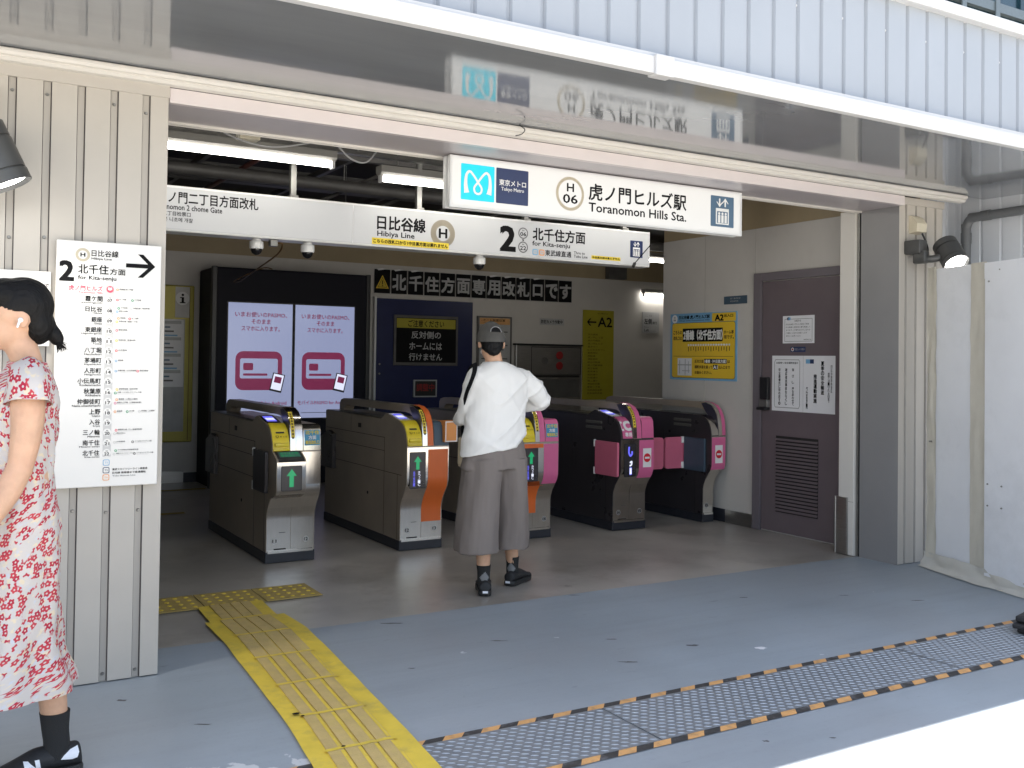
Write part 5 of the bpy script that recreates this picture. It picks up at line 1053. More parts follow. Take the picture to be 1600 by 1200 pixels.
# ------------------------------------------------------------------ ticket gates
PF = [(0, 0.075), (0, 0.30), (-0.006, 0.335), (-0.028, 0.385), (-0.065, 0.435), (-0.094, 0.475), (-0.108, 0.515), (-0.11, 0.55), (-0.11, 0.772)]
TF = [(-0.108, 0.782), (-0.100, 0.83), (-0.080, 0.88), (-0.050, 0.92), (-0.012, 0.945), (0.03, 0.955)]
HO = [(-0.110, 0.782), (-0.104, 0.87), (-0.088, 0.945), (-0.058, 1.002), (-0.015, 1.042), (0.06, 1.066), (0.15, 1.072)]
YG = 6.728
GROUP = 'ticket gates in a row'
def gate(gx, W, label, side='gate_side', reader=None, stripe='steel', left_sticker=None, right='steel', right_front=None, ribbon=None, nums=('11', '12'), display=(0.025, 0.148, 0.475, 0.735), disp=None, half=False, ln=1.6, console=False):
    t = thing('ticket_gate', label, 'ticket gate', (gx + W / 2, YG, 0), GROUP)
    o = (gx, YG, 0)
    X = lambda x: gx + x
    Y = lambda p: [(YG + y, z) for y, z in p]
    hx0, hx1 = (0.125, 0.215) if not half else (0.085, 0.165)
    WT = W if not half else 0.165
    # body
    top = TF + [(0.12, 0.958), (ln, 0.968), (ln, 0.075)]
    b = MB(); b.prism(Y(PF + top), 'x', X(0), X(W), side)
    if half: b.prism(Y(PF[5:] + TF + [(0.12, 0.958), (ln, 0.968), (ln, 0.50), (0.05, 0.50)]), 'x', X(W + 0.0005), X(WT), side)
    b.build('body', t)
    b = MB(); b.box(X(-0.004), X(W + 0.004), YG - 0.006, YG + ln + 0.01, 0.0, 0.072, 'plinth', 0.003); b.box(X(0.01), X(W - 0.01), YG - 0.012, YG - 0.007, 0.066, 0.083, 'steel'); b.build('plinth', t)
    # steel front following the S curve
    b = MB(); m_ = W / 2
    if not half:
        b.sheet(PF[:3] + [(-0.028, 0.385)], 0.003, m_ - 0.0012, 0, 0.0035, 'steel', o); b.sheet(PF[:3] + [(-0.028, 0.385)], m_ + 0.0012, W - 0.003, 0, 0.0035, 'steel', o)
        b.sheet(PF[3:], 0.003, W - 0.003, 0, 0.0035, 'steel', o)
    else: b.sheet(PF, 0.003, W - 0.003, 0, 0.0035, 'steel', o); b.sheet(PF[5:], W - 0.002, WT - 0.003, 0, 0.0035, 'steel', o)
    b.build('front_panel', t)
    Fg = FY(YG - 0.0045); Fu = FY(YG - 0.1145)
    # hood: a closed arch over a long rail
    b = MB(); inner = [(ln - 0.10, 0.969), (ln - 0.12, 1.000), (ln - 0.16, 1.018), (0.20, 1.018), (0.12, 1.012), (0.06, 0.99), (0.02, 0.955)]
    b.prism(Y([(-0.110, 0.778)] + HO + [(ln - 0.10, 1.074), (ln - 0.03, 1.060), (ln - 0.004, 1.03), (ln, 0.969)] + inner + [(0.02, 0.778)]), 'x', X(hx0), X(hx1), 'gate_hood', 'gate_hood'); b.build('hood', t)
    b = MB(); b.prism(Y(HO[:6] + [(0.12, 1.058), (0.06, 0.98), (0.02, 0.95), (0.0, 0.79)]), 'x', X(hx0 - 0.003), X(hx0), 'gate_navy'); b.build('hood_cheek', t)
    b = MB(); b.sheet(HO[:7], hx0 + 0.001, hx0 + 0.040, 0, 0.003, 'steel', o); b.sheet(HO[:7], hx0 + 0.042, hx1 - 0.001, 0, 0.003, stripe, o); b.build('hood_strip', t)
    if not half or stripe == 'pink':
        b = MB(); b.sheet(HO[1:5], hx0 + 0.008, hx0 + 0.034, 0.0031, 0.0042, 'sign_yellow' if not half else 'steel', o)
        if not half:
            for k in range(9): 
                q = k / 8 * 2.6; i = min(int(q), 2); f = q - i; a = Vector(HO[1 + i]).lerp(Vector(HO[2 + i]), f); tv = (Vector(HO[2 + i]) - Vector(HO[1 + i])).normalized(); nv = Vector((-tv.y, tv.x)); c = a + nv * 0.0046
                x0, x1 = hx0 + 0.014, hx0 + 0.028; h = tv * 0.007
                b.poly([(X(x0), YG + c.x - h.x, c.y - h.y), (X(x1), YG + c.x - h.x, c.y - h.y), (X(x1), YG + c.x + h.x, c.y + h.y), (X(x0), YG + c.x + h.x, c.y + h.y)], 'ink_brown')
        b.build('hood_sticker', t)
    if not half:
        # block right of the hood
        RF = [(-0.110, 0.782), (-0.106, 0.86), (-0.098, 0.925), (-0.080, 0.950), (-0.05, 0.958)]
        b = MB(); b.prism(Y(RF + [(ln, 0.965), (ln, 0.782)]), 'x', X(hx1 + 0.004), X(W), side); b.sheet(RF, hx1 + 0.005, W - 0.002, 0, 0.003, right, o); b.build('side_block', t)
        if left_sticker or reader == 'ic' : pass
        if right_front != 'none' and left_sticker:
            b = MB(); sx0, sx1 = hx1 + 0.012, W - 0.008; b.sheet([(-0.1085, 0.815), (-0.106, 0.86), (-0.0985, 0.92)], sx0, sx1, 0.0031, 0.0045, 'blue_label', o)
            Fk = Fr((0, YG - 0.1145, 0.815), (1, 0, 0), (0, 0.085, 1))
            for k, (tx, cc) in enumerate((('専用改札口', 'sign_yellow'), ('方面', 'white_print'), ('北千住', 'sign_yellow'))):
                b.text(Fk, tx, X(sx0 + (0.006 if k != 1 else 0.028)), X(sx1 - (0.006 if k != 1 else 0.028)), 0.008 + 0.034 * k, 0.034 + 0.034 * k, 0.002, cc, 0.03)
            b.build('direction_sticker', t)
        # reader on the left
        slope = [(0.03, 0.956), (0.27, 1.004)]
        b = MB(); b.prism(Y([(-0.012, 0.944), (0.03, 0.957), (0.27, 1.006), (0.33, 0.985), (0.38, 0.957)]), 'x', X(0.002), X(hx0 - 0.006), side)
        Fd = Fr((gx, YG + 0.03, 0.958), (1, 0, 0), (0, 0.24, 0.049)); b.rect(Fd, 0.01, hx0 - 0.014, 0.004, 0.235, 0.002, 'white_print' if not console else 'steel'); b.rect(Fd, 0.028, hx0 - 0.028, 0.07, 0.21, 0.003, 'screen_violet'); b.rect(Fd, 0.032, hx0 - 0.032, 0.10, 0.16, 0.0035, 'screen_white'); b.build('card_display', t)
        if reader == 'ic':
            b = MB(); b.sheet(TF, 0.022, hx0 - 0.006, 0, 0.005, 'pink', o); b.build('reader', t)
            b = MB(); Fk = FrP(TF, YG); b.text(Fk, '専用', X(0.045), X(hx0 - 0.012), 0.016, 0.050, 0.0062, 'white_print', 0.03)
            b.text(Fk, 'IC', X(0.024), X(hx0 - 0.010), 0.068, 0.150, 0.0062, 'white_print', 0.05); b.build('lettering', t)
        else:
            b = MB(); b.sheet(TF, 0.004, hx0 - 0.006, 0, 0.012, 'yellow_plastic', o)
            b.box(X(0.014), X(hx0 - 0.016), YG - 0.132, YG - 0.10, 0.812, 0.838, 'yellow_plastic', 0.006); b.box(X(0.004), X(hx0 - 0.006), YG - 0.122, YG - 0.105, 0.782, 0.80, 'yellow_plastic', 0.004)
            Fk = Fr((0, YG - 0.098, 0.855), (1, 0, 0), (0, 0.05, 0.065)); b.rect(Fk, X(0.032), X(hx0 - 0.034), 0.046, 0.060, 0.0155, 'seam'); b.build('reader', t)
            b = MB(); b.text(Fk, 'きっぷ', X(0.055), X(hx0 - 0.018), 0.012, 0.026, 0.0165, 'ink_brown', 0.02); b.pg(Fk, [(X(0.026), 0.028), (X(0.048), 0.028), (X(0.048), 0.018), (X(0.037), 0.006), (X(0.026), 0.018)], 0.0165, 'ink_brown'); b.pg(Fk, [(X(0.030), 0.025), (X(0.044), 0.025), (X(0.044), 0.019), (X(0.037), 0.011), (X(0.030), 0.019)], 0.0172, 'yellow_plastic'); b.build('lettering', t)
    # front display
    if disp:
        a0, a1, b0, b1 = display
        if console:
            b = MB(); prof = [(-0.09, 0.46), (-0.15, 0.475), (-0.20, 0.50), (-0.215, 0.53), (-0.215, 0.715), (-0.205, 0.735), (-0.108, 0.782)]
            b.prism(Y(prof), 'x', X(0.0), X(0.205), side); b.sheet(prof[:5], 0.003, 0.202, 0, 0.003, 'steel', o); b.sheet(prof[4:], 0.012, 0.195, 0.0005, 0.003, 'black', o)
            Fk = Fr((0, YG - 0.205, 0.735), (1, 0, 0), (0, 0.097, 0.047))
            b.rect(Fk, X(0.03), X(0.18), 0.02, 0.09, 0.0036, 'slate'); b.text(Fk, '北千住方面', X(0.04), X(0.17), 0.054, 0.082, 0.0046, 'screen_green', 0.01); b.text(Fk, '専用改札口', X(0.04), X(0.17), 0.026, 0.048, 0.0046, 'screen_green', 0.01); b.build('console', t)
            Fu2 = FY(YG - 0.2185)
        else: Fu2 = Fu
        b = MB(); b.rrect(Fu2, X(a0 - 0.004), X(a1 + 0.004), b0 - 0.004, b1 + 0.004, 0.008, 0.0005, 'seam'); b.rrect(Fu2, X(a0), X(a1), b0, b1, 0.006, 0.001, 'gate_black'); c = X((a0 + a1) / 2); h = b1 - b0
        if disp in ('arrow', 'arrow2'):
            z0 = b0 + h * (0.52 if disp == 'arrow' else 0.14); z1 = b1 - h * 0.10; w_ = (a1 - a0); hd = z1 - w_ * 0.34
            b.pg(Fu2, [(c - w_ * 0.11, z0), (c + w_ * 0.11, z0), (c + w_ * 0.11, hd), (c + w_ * 0.26, hd), (c, z1), (c - w_ * 0.26, hd), (c - w_ * 0.11, hd)], 0.002, 'screen_green')
            if disp == 'arrow':
                b.text(Fu2, '北千住方面', c - w_ * 0.30, c - w_ * 0.16, b0 + h * 0.05, b0 + h * 0.48, 0.002, 'screen_violet', 0.02, vert=True); b.text(Fu2, 'きっぷIC', c + w_ * 0.02, c + w_ * 0.18, b0 + h * 0.05, b0 + h * 0.48, 0.002, 'screen_white', 0.0, vert=True)
        elif disp == 'ic':
            w_ = a1 - a0
            b.stroke(Fu2, [(c - w_ * 0.10, b1 - h * 0.08), (c - w_ * 0.12, b1 - h * 0.26), (c + w_ * 0.02, b1 - h * 0.36), (c + w_ * 0.16, b1 - h * 0.30), (c + w_ * 0.16, b1 - h * 0.22)], 0.017, 0.002, 'screen_violet')
            b.stroke(Fu2, [(c - w_ * 0.02, b0 + h * 0.42), (c + w_ * 0.14, b0 + h * 0.46), (c + w_ * 0.12, b0 + h * 0.36), (c - w_ * 0.05, b0 + h * 0.33)], 0.013, 0.002, 'screen_white'); b.rect(Fu2, c - w_ * 0.06, c + w_ * 0.16, b0 + h * 0.05, b0 + h * 0.28, 0.002, 'screen_violet'); b.rect(Fu2, c - w_ * 0.04, c + w_ * 0.14, b0 + h * 0.07, b0 + h * 0.26, 0.0025, 'screen_white')
        b.build('display', t)
    if ribbon:
        for (mt_, x0, x1, za, zb) in ribbon:
            prof = [p for p in PF if za <= p[1] <= zb]
            if not prof or prof[0][1] > za:
                i = next(i for i in range(len(PF)) if PF[i][1] > za); f = (za - PF[i - 1][1]) / (PF[i][1] - PF[i - 1][1]); prof = [(lerp(PF[i - 1][0], PF[i][0], f), za)] + prof
            if prof[-1][1] < zb:
                prof = prof + [(-0.11, zb)]
            b = MB(); b.sheet(prof, x0, x1, 0.0037, 0.0052, mt_, o); b.build('coloured_panel', t)
    if right_front == 'noentry':
        b = MB(); c = X(0.272 if not half else 0.084); Fk = FY(YG - 0.1155); b.rect(Fk, c - 0.044, c + 0.044, 0.535, 0.695, 0.001, 'white_print'); b.disc(Fk, c, 0.615, 0.037, 0.002, 'red', 30); b.rect(Fk, c - 0.025, c + 0.025, 0.607, 0.623, 0.003, 'white_print'); b.build('no_entry_sticker', t)
    # gate numbers, maker plate, side seams
    b = MB(); xs = (0.045, W - 0.075) if not half else (0.03,)
    for x, n_ in zip(xs, nums):
        b.disc(Fg, X(x + 0.013), 0.15, 0.021, 0.0005, 'line_grey', 20); b.disc(Fg, X(x + 0.013), 0.15, 0.018, 0.001, 'steel_dull', 20); b.text(Fg, n_, X(x), X(x + 0.027), 0.139, 0.161, 0.0016, 'ink', 0.02)
    if not half: b.rect(Fg, X(0.055), X(0.14), 0.088, 0.097, 0.0005, 'seam'); b.rect(Fg, X(0.09), X(0.135), 0.205, 0.208, 0.0005, 'ink_soft')
    b.build('number_plate', t)
    b = MB()
    def seam(y0, y1, z0, z1): b.box(X(-0.0012), X(0.001), YG + y0, YG + y1, z0, z1, 'seam')
    if side == 'gate_side':
        seam(0.30, ln - 0.02, 0.818, 0.822); seam(0.30, ln - 0.03, 0.716, 0.720); seam(-0.02, ln - 0.02, 0.56, 0.564); seam(0.30, 0.304, 0.08, 0.82); seam(0.05, 0.053, 0.08, 0.56); seam(1.0, 1.002, 0.83, 0.95)
    else:
        seam(0.10, 0.104, 0.08, 0.50); seam(0.55, 0.553, 0.50, 0.80); seam(0.61, 0.613, 0.50, 0.80)
        for k in range(2): b.box(X(-0.006), X(0.0), YG + 0.16, YG + 0.40, 0.845 + 0.045 * k, 0.868 + 0.045 * k, 'gate_top', 0.004)
    b.build('seam', t)
    b = MB(); b.box(X(0.004), X(hx0 - 0.008), YG + 0.40, YG + ln - 0.01, 0.9685, 0.973, 'gate_top', 0.001); b.build('top_plate', t)
    if side == 'gate_side':
        b = MB(); b.prism([(YG + ln - 0.26, 0.48), (YG + ln - 0.26, 0.775), (YG + ln - 0.14, 0.80), (YG + ln + 0.02, 0.74), (YG + ln + 0.02, 0.48)], 'x', X(-0.035), X(-0.0015), 'gate_black'); b.build('flap_housing', t)
        b = MB(); b.box(X(-0.003), X(0.0005), YG + 0.78, YG + 0.84, 0.865, 0.90, 'seam'); b.cyl((X(-0.004), YG + 0.62, 0.36), (X(0.001), YG + 0.62, 0.36), 0.012, 'seam', n=12); b.build('lock_detail', t)
    return t, X
def flap(t, name, x0, x1, y, z0, z1, mt, along='x', r=0.03):
    b = MB(); fr = FY(y) if along == 'x' else FX(x0)
    pts = []
    lo, hi = (x0, x1)
    for cx, cy, s0 in ((hi - r, z0 + r, -90), (hi - r, z1 - r, 0), (lo + r, z1 - r, 90), (lo + r, z0 + r, 180)):
        for k in range(6): q = R(s0 + 18 * k); pts.append((cx + r * math.cos(q), cy + r * math.sin(q)))
    b.prism(pts, 'y', y - 0.012, y + 0.012, mt) if along == 'x' else None
    return b.build(name, t)
def side_flap(t, x, y0, y1, z0, z1, mt):
    pts = []; r = 0.012
    for cy, cz, s0 in ((y1 - r, z0 + r, -90), (y1 - r, z1 - r, 0), (y0 + r, z1 - r, 90), (y0 + r, z0 + r, 180)):
        for k in range(5): q = R(s0 + 22.5 * k); pts.append((cy + r * math.cos(q), cz + r * math.sin(q)))
    b = MB(); b.prism(pts, 'x', x - 0.03, x - 0.008, mt); b.build('flap', t)
    b = MB()
    for z in (z0 + 0.025, z1 - 0.025): b.tube([(x - 0.02, y1 + 0.018, z - 0.03), (x - 0.02, y1 + 0.018, z + 0.03)], 0.011, 'white_print', 10)
    b.box(x - 0.012, x - 0.002, y1 + 0.01, y1 + 0.03, z0, z1, 'seam'); b.build('hinge', t)

g1, X1 = gate(2.04, 0.345, 'leftmost ticket gate with a bare steel front, a jutting console and a yellow reader', reader='y', stripe='steel', left_sticker=True, right='steel', nums=('11', '12'), display=(0.035, 0.172, 0.525, 0.685), disp='arrow2', console=True, ln=1.58)
side_flap(g1, X1(0), YG - 0.05, YG + 0.24, 0.49, 0.775, 'gate_black')
g2, X2 = gate(3.045, 0.345, 'ticket gate with a long orange ribbon down its front, second from the left', reader='y', stripe='orange', right='slate', nums=('12', '13'), disp='arrow', ribbon=[('orange', 0.172, 0.335, 0.205, 0.755)])
b = MB(); b.box(X2(0.290), X2(0.395), YG - 0.15, YG - 0.03, 0.808, 0.965, 'orange_light', 0.002); b.frame(FY(YG - 0.1515), X2(0.292), X2(0.393), 0.810, 0.963, 0.008, 0.0004, 'white_print'); b.build('orange_box', g2)
g3, X3 = gate(4.03, 0.345, 'ticket gate with pink and orange front behind the person in the white top', reader='y', stripe='pink', left_sticker=True, right='pink', nums=('13', '14'), disp='arrow', ribbon=[('orange', 0.01, 0.20, 0.205, 0.44), ('orange', 0.01, 0.20, 0.735, 0.768), ('pink', 0.205, 0.340, 0.445, 0.765)])
g4, X4 = gate(5.0, 0.345, 'black sided ticket gate with a pink reader lettered IC and a no entry sticker', side='gate_black', reader='ic', stripe='pink', right='pink', right_front='noentry', nums=('14', '15'), display=(0.035, 0.150, 0.465, 0.735), disp='ic', ribbon=[('pink', 0.190, 0.342, 0.445, 0.765)])
side_flap(g4, X4(0), YG - 0.095, YG + 0.22, 0.462, 0.748, 'pink_flap')
flap(g4, 'flap', X4(0.36), X4(0.75), YG + 0.26, 0.462, 0.745, 'pink_flap')
g5, X5 = gate(6.0 - 0.003, 0.125, 'narrow half width ticket gate with pink trim against the off-white wall', side='gate_black', stripe='pink', right_front='noentry', nums=('15',), half=True, ribbon=[('pink', 0.004, 0.161, 0.478, 0.765)])
flap(g5, 'flap', X5(-0.225), X5(0.02), YG + 0.26, 0.462, 0.745, 'pink_flap')
b = MB(); b.box(X5(-0.022), X5(-0.0015), YG - 0.04, YG + 0.235, 0.452, 0.748, 'slate', 0.004); b.build('flap_housing', g5)
b = MB()
for z in (0.49, 0.72): b.box(X5(-0.04), X5(-0.01), YG + 0.238, YG + 0.262, z - 0.03, z + 0.03, 'white_print', 0.006)
b.build('hinge', g5)
b = MB(); b.sheet(TF, 0.004, 0.08, 0, 0.004, 'steel', (X5(0), YG, 0)); b.build('steel_nose', g5)
# ------------------------------------------------------------------ people
def wr(amp, f, seed):
    """cloth folds: broad vertical creases"""
    def fn(p, n):
        a = noise.noise((p.x * f + seed, p.y * f, p.z * f * 0.35)) + 0.5 * noise.noise((p.x * f * 2.3, p.y * f * 2.3 + seed, p.z * f * 0.9))
        return p + n * amp * a
    return fn
def hand(b, wrist, dirv, side, mt='skin', s=1.0):
    w_ = Vector(wrist); d = Vector(dirv).normalized(); sv = Vector(side); sv = (sv - d * sv.dot(d)).normalized(); up_ = d.cross(sv)
    b.limb([w_, w_ + d * 0.045 * s, w_ + d * 0.085 * s], [0.022 * s, 0.030 * s, 0.028 * s], mt, 12, 3)
    for k, l in enumerate((0.062, 0.072, 0.068, 0.052)):
        q = w_ + d * 0.085 * s + sv * (0.026 - 0.0175 * k) * s
        b.limb([q - d * 0.02, q + d * l * 0.45 * s - up_ * 0.004, q + d * l * 0.8 * s - up_ * 0.016, q + d * l * 0.92 * s - up_ * 0.028], [0.0095 * s, 0.009 * s, 0.008 * s, 0.007 * s], mt, 8, 3)
    q = w_ + d * 0.03 * s + sv * 0.028 * s
    b.limb([q, q + d * 0.025 * s + sv * 0.02 * s, q + d * 0.055 * s + sv * 0.025 * s - up_ * 0.01], [0.012 * s, 0.0105 * s, 0.008 * s], mt, 8, 3)
def head(b, c, f, mt='skin', s=1.0):
    """head at c looking along f: skull, jaw, nose, ears"""
    c = Vector(c); f = Vector(f); f.normalize(); z = Vector((0, 0, 1)); r = f.cross(z).normalized(); u = r.cross(f)
    def P(a, l, h): return c + f * a * s + r * l * s + u * h * s
    M = Matrix((f, r, u)).transposed()
    b.ball(P(-0.008, 0, 0.022), (0.094 * s, 0.076 * s, 0.096 * s), mt, M)
    b.ball(P(0.022, 0, -0.045), (0.066 * s, 0.058 * s, 0.072 * s), mt, M)
    b.ball(P(0.070, 0, -0.095), (0.022 * s, 0.024 * s, 0.018 * s), mt, M)
    b.limb([P(0.082, 0, 0.012), P(0.098, 0, -0.014), P(0.106, 0, -0.028)], [0.009 * s, 0.011 * s, 0.012 * s], mt, 10, 3)
    b.ball(P(0.083, 0, -0.060), (0.012 * s, 0.024 * s, 0.010 * s), mt, M)
    for k in (-1, 1):
        b.ball(P(-0.008, 0.076 * k, -0.012), (0.020 * s, 0.009 * s, 0.033 * s), mt, M); b.ball(P(0.070, 0.033 * k, 0.020), (0.016 * s, 0.016 * s, 0.010 * s), mt, M)
    return P, M
def eyes(parent, P, M, s=1.0):
    for k in (-1, 1):
        b = MB(); b.ball(P(0.0735, 0.032 * k, 0.010), (0.0125 * s, 0.0125 * s, 0.0065 * s), 'white_print', M, 14, 8); b.ball(P(0.0815, 0.032 * k, 0.010), (0.006 * s, 0.0062 * s, 0.0058 * s), 'ink', M, 12, 6); b.build('eye', parent)
    b = MB(); b.ball(P(0.093, 0, -0.062), (0.006 * s, 0.021 * s, 0.005 * s), 'pink_red', M, 14, 8); b.build('lips', parent)
def shoe(parent, heel, d, L, W, H, mt, sole, name='shoe', extra=None, white_heel=False):
    h = Vector(heel); d = Vector((d[0], d[1], 0)).normalized(); r = d.cross(Vector((0, 0, 1)))
    b = MB(); rings = []
    prof = [(0.00, 0.30, 0.55), (0.02, 0.62, 0.86), (0.06, 0.74, 1.0), (0.16, 0.80, 1.02), (0.30, 0.78, 1.00), (0.42, 0.82, 1.02), (0.55, 0.92, 0.98), (0.68, 1.0, 0.82), (0.80, 0.98, 0.66), (0.90, 0.84, 0.55), (0.97, 0.55, 0.42), (1.0, 0.25, 0.28)]
    P = smoothpath([(p, w_, q) for p, w_, q in prof], 3)
    for p in P:
        ring = []
        for j in range(24):
            a = 2 * math.pi * j / 24; x = math.cos(a) * W / 2 * p.y; zz = math.sin(a)
            z = 0.022 + (H * p.z - 0.022) * (0.5 + 0.5 * zz) if True else 0
            x *= 1.0 if zz < 0.2 else 1 - 0.35 * ((zz - 0.2) / 0.8) ** 1.5
            ring.append(h + d * (p.x * L) + r * x + Vector((0, 0, z)))
        rings.append(ring)
    b.ring_loft(rings, mt); o = b.build(name, parent, angle=70)
    b = MB(); rings = []
    for zz, g in ((0.0, 0.96), (0.004, 1.02), (0.022, 1.03), (0.030, 1.0)):
        ring = []
        for j in range(40):
            t = 2 * math.pi * j / 40; px = 0.5 - 0.515 * math.cos(t); pw = None
            k = min(max(px, 0), 1) * (len(prof) - 1)
            lx_ = min(max(px, 0), 1); i = next((i for i in range(len(prof) - 1) if prof[i + 1][0] >= lx_), len(prof) - 2); f = (lx_ - prof[i][0]) / (prof[i + 1][0] - prof[i][0])
            wv = lerp(prof[i][1], prof[i + 1][1], f) * W / 2
            sgn = 1 if math.sin(t) >= 0 else -1
            lift = 0.012 * max(0, (lx_ - 0.75) / 0.25) ** 2
            ring.append(h + d * ((lx_ - 0.5) * g + 0.5) * L + r * sgn * wv * g * (1 if abs(math.sin(t)) > 0.05 else 0.3) + Vector((0, 0, zz + lift)))
        rings.append(ring)
    b.ring_loft(rings, sole); b.build('sole', o, angle=60)
    return o, d, r

# --- the person in the white top, seen from behind ---------------------------------------------
PC = Vector((3.03, 5.30, 0))
b = MB()
hc = (3.005, 5.315, 1.535); fdir = (0.32, 0.92, -0.20)
HP, HM = head(b, hc, fdir)
b.limb([(3.02, 5.275, 1.30), (3.012, 5.283, 1.40), (3.005, 5.300, 1.47)], [0.062, 0.054, 0.054], 'skin')
b.ell([(3.03, 5.29, 0.80, 0.155, 0.105), (3.03, 5.29, 0.95, 0.145, 0.10), (3.03, 5.285, 1.15, 0.165, 0.105), (3.03, 5.275, 1.30, 0.175, 0.10), (3.02, 5.275, 1.36, 0.12, 0.07)], 'skin')
b.limb([(3.19, 5.275, 1.30), (3.30, 5.29, 1.22), (3.365, 5.32, 1.155)], [0.042, 0.042, 0.038], 'skin'); b.limb([(3.365, 5.32, 1.155), (3.30, 5.46, 1.13), (3.20, 5.56, 1.13)], [0.044, 0.038, 0.028], 'skin'); hand(b, (3.20, 5.56, 1.13), (-0.55, 0.5, 0.25), (0.2, 0.3, 0.9))
b.limb([(2.905, 5.28, 1.30), (2.868, 5.33, 1.18), (2.862, 5.39, 1.07)], [0.040, 0.038, 0.034], 'skin'); b.limb([(2.862, 5.39, 1.07), (2.90, 5.50, 1.05), (2.95, 5.62, 1.06)], [0.034, 0.036, 0.027], 'skin'); hand(b, (2.95, 5.62, 1.06), (0.6, 0.4, 0.2), (0, 0.3, 0.9))
b.limb([(2.955, 5.29, 0.80), (2.94, 5.29, 0.5), (2.945, 5.275, 0.30), (2.95, 5.275, 0.10)], [0.085, 0.062, 0.050, 0.036], 'skin'); b.limb([(3.11, 5.30, 0.80), (3.17, 5.36, 0.5), (3.22, 5.41, 0.30), (3.245, 5.42, 0.10)], [0.085, 0.062, 0.050, 0.036], 'skin')
body = remesh(b, 0.007, 2)
man = body.build('person', origin=PC, label='person in a white long-sleeved top and grey culottes seen from behind at the gates', cat='person')
eyes(man, HP, HM)
b = MB(); b.ball(HP(-0.010, 0, 0.016), (0.096, 0.079, 0.088), 'hair', HM); b.ball(HP(-0.045, 0, -0.025), (0.062, 0.069, 0.060), 'hair', HM); b.limb([HP(-0.07, 0.03, -0.05), HP(-0.072, 0, -0.075), HP(-0.07, -0.03, -0.05)], [0.028, 0.03, 0.028], 'hair')
hv = remesh(b, 0.005, 5, lambda p, n: p + n * 0.002 * noise.noise((p.x * 90, p.y * 90, p.z * 22)))
# keep the face and ears clear of hair
keep = [not (((v - HP(0, 0, 0)).dot(Vector(fdir).normalized()) > 0.035 and (v - HP(0, 0, 0)).z < 0.055)) for v in hv.v]
fi = [i for i, f in enumerate(hv.f) if all(keep[k] for k in f)]
hv.f = [hv.f[i] for i in fi]; hv.m = [0] * len(fi); hv.sm = [True] * len(fi); hv.build('hair', man)
b = MB(); rings = []
for i in range(9):
    a = i / 8 * math.pi / 2; rings.append([HP(-0.010 + 0.106 * math.cos(a) * math.cos(q), 0.090 * math.cos(a) * math.sin(q), -0.004 + 0.134 * math.sin(a) + 0.020 * math.cos(q) * (1 - i / 8)) for q in [2 * math.pi * j / 32 for j in range(32)]])
b.ring_loft(rings, 'cap_cloth', caps=(False, True)); cap = b.build('cap', man, angle=60)
b = MB(); n = 12; P0 = []
for sgn in (0, 1): P0.append([HP(0.075 + (0.085 if sgn else 0) * math.cos(R(-70 + 140 * k / n)) + (0.0 if sgn else 0.02 * math.cos(R(-70 + 140 * k / n))), 0.082 * math.sin(R(-70 + 140 * k / n)), 0.028 - (0.012 if sgn else 0)) for k in range(n + 1)])
q = b.add(P0[0] + P0[1] + [p - Vector((0, 0, 0.004)) for p in P0[0] + P0[1]]); m_ = n + 1
for k in range(n):
    b.face((q + k, q + m_ + k, q + m_ + k + 1, q + k + 1), 'cap_cloth', True); b.face((q + 2 * m_ + k, q + 2 * m_ + k + 1, q + 3 * m_ + k + 1, q + 3 * m_ + k), 'cap_cloth', True); b.face((q + m_ + k, q + 3 * m_ + k, q + 3 * m_ + k + 1, q + m_ + k + 1), 'cap_cloth')
b.build('brim', cap)
b = MB(); arch = [HP(-0.113, 0.035 * math.cos(R(180 * k / 10)), 0.040 + 0.036 * math.sin(R(180 * k / 10))) + Vector((0, 0, 0)) for k in range(11)]
arch = [HP(-0.010 - 0.110 * math.sqrt(max(0, 1 - (l / 0.092) ** 2 - ((h + 0.004) / 0.137) ** 2)), l, h) for l, h in [(0.012 + 0.034 * math.cos(R(18 * k)), 0.040 + 0.034 * math.sin(R(18 * k))) for k in range(11)]]
b.tube(arch, 0.0035, 'grey_paint', 8)
b.poly([p + (HP(-1, 0, 0) - HP(0, 0, 0)).normalized() * 0.002 for p in arch], 'hair'); b.build('strap_opening', cap)
b = MB(); b.limb([HP(0.056, 0.048, -0.048), HP(0.095, 0.0, -0.048), HP(0.068, -0.036, -0.048)], [0.016, 0.036, 0.020], 'mask_white', 12, 5); b.tube(smoothpath([HP(0.055, 0.062, -0.035), HP(0.02, 0.078, -0.02), HP(-0.012, 0.085, -0.005)], 4), 0.003, 'mask_white', 6); b.build('face_mask', man)
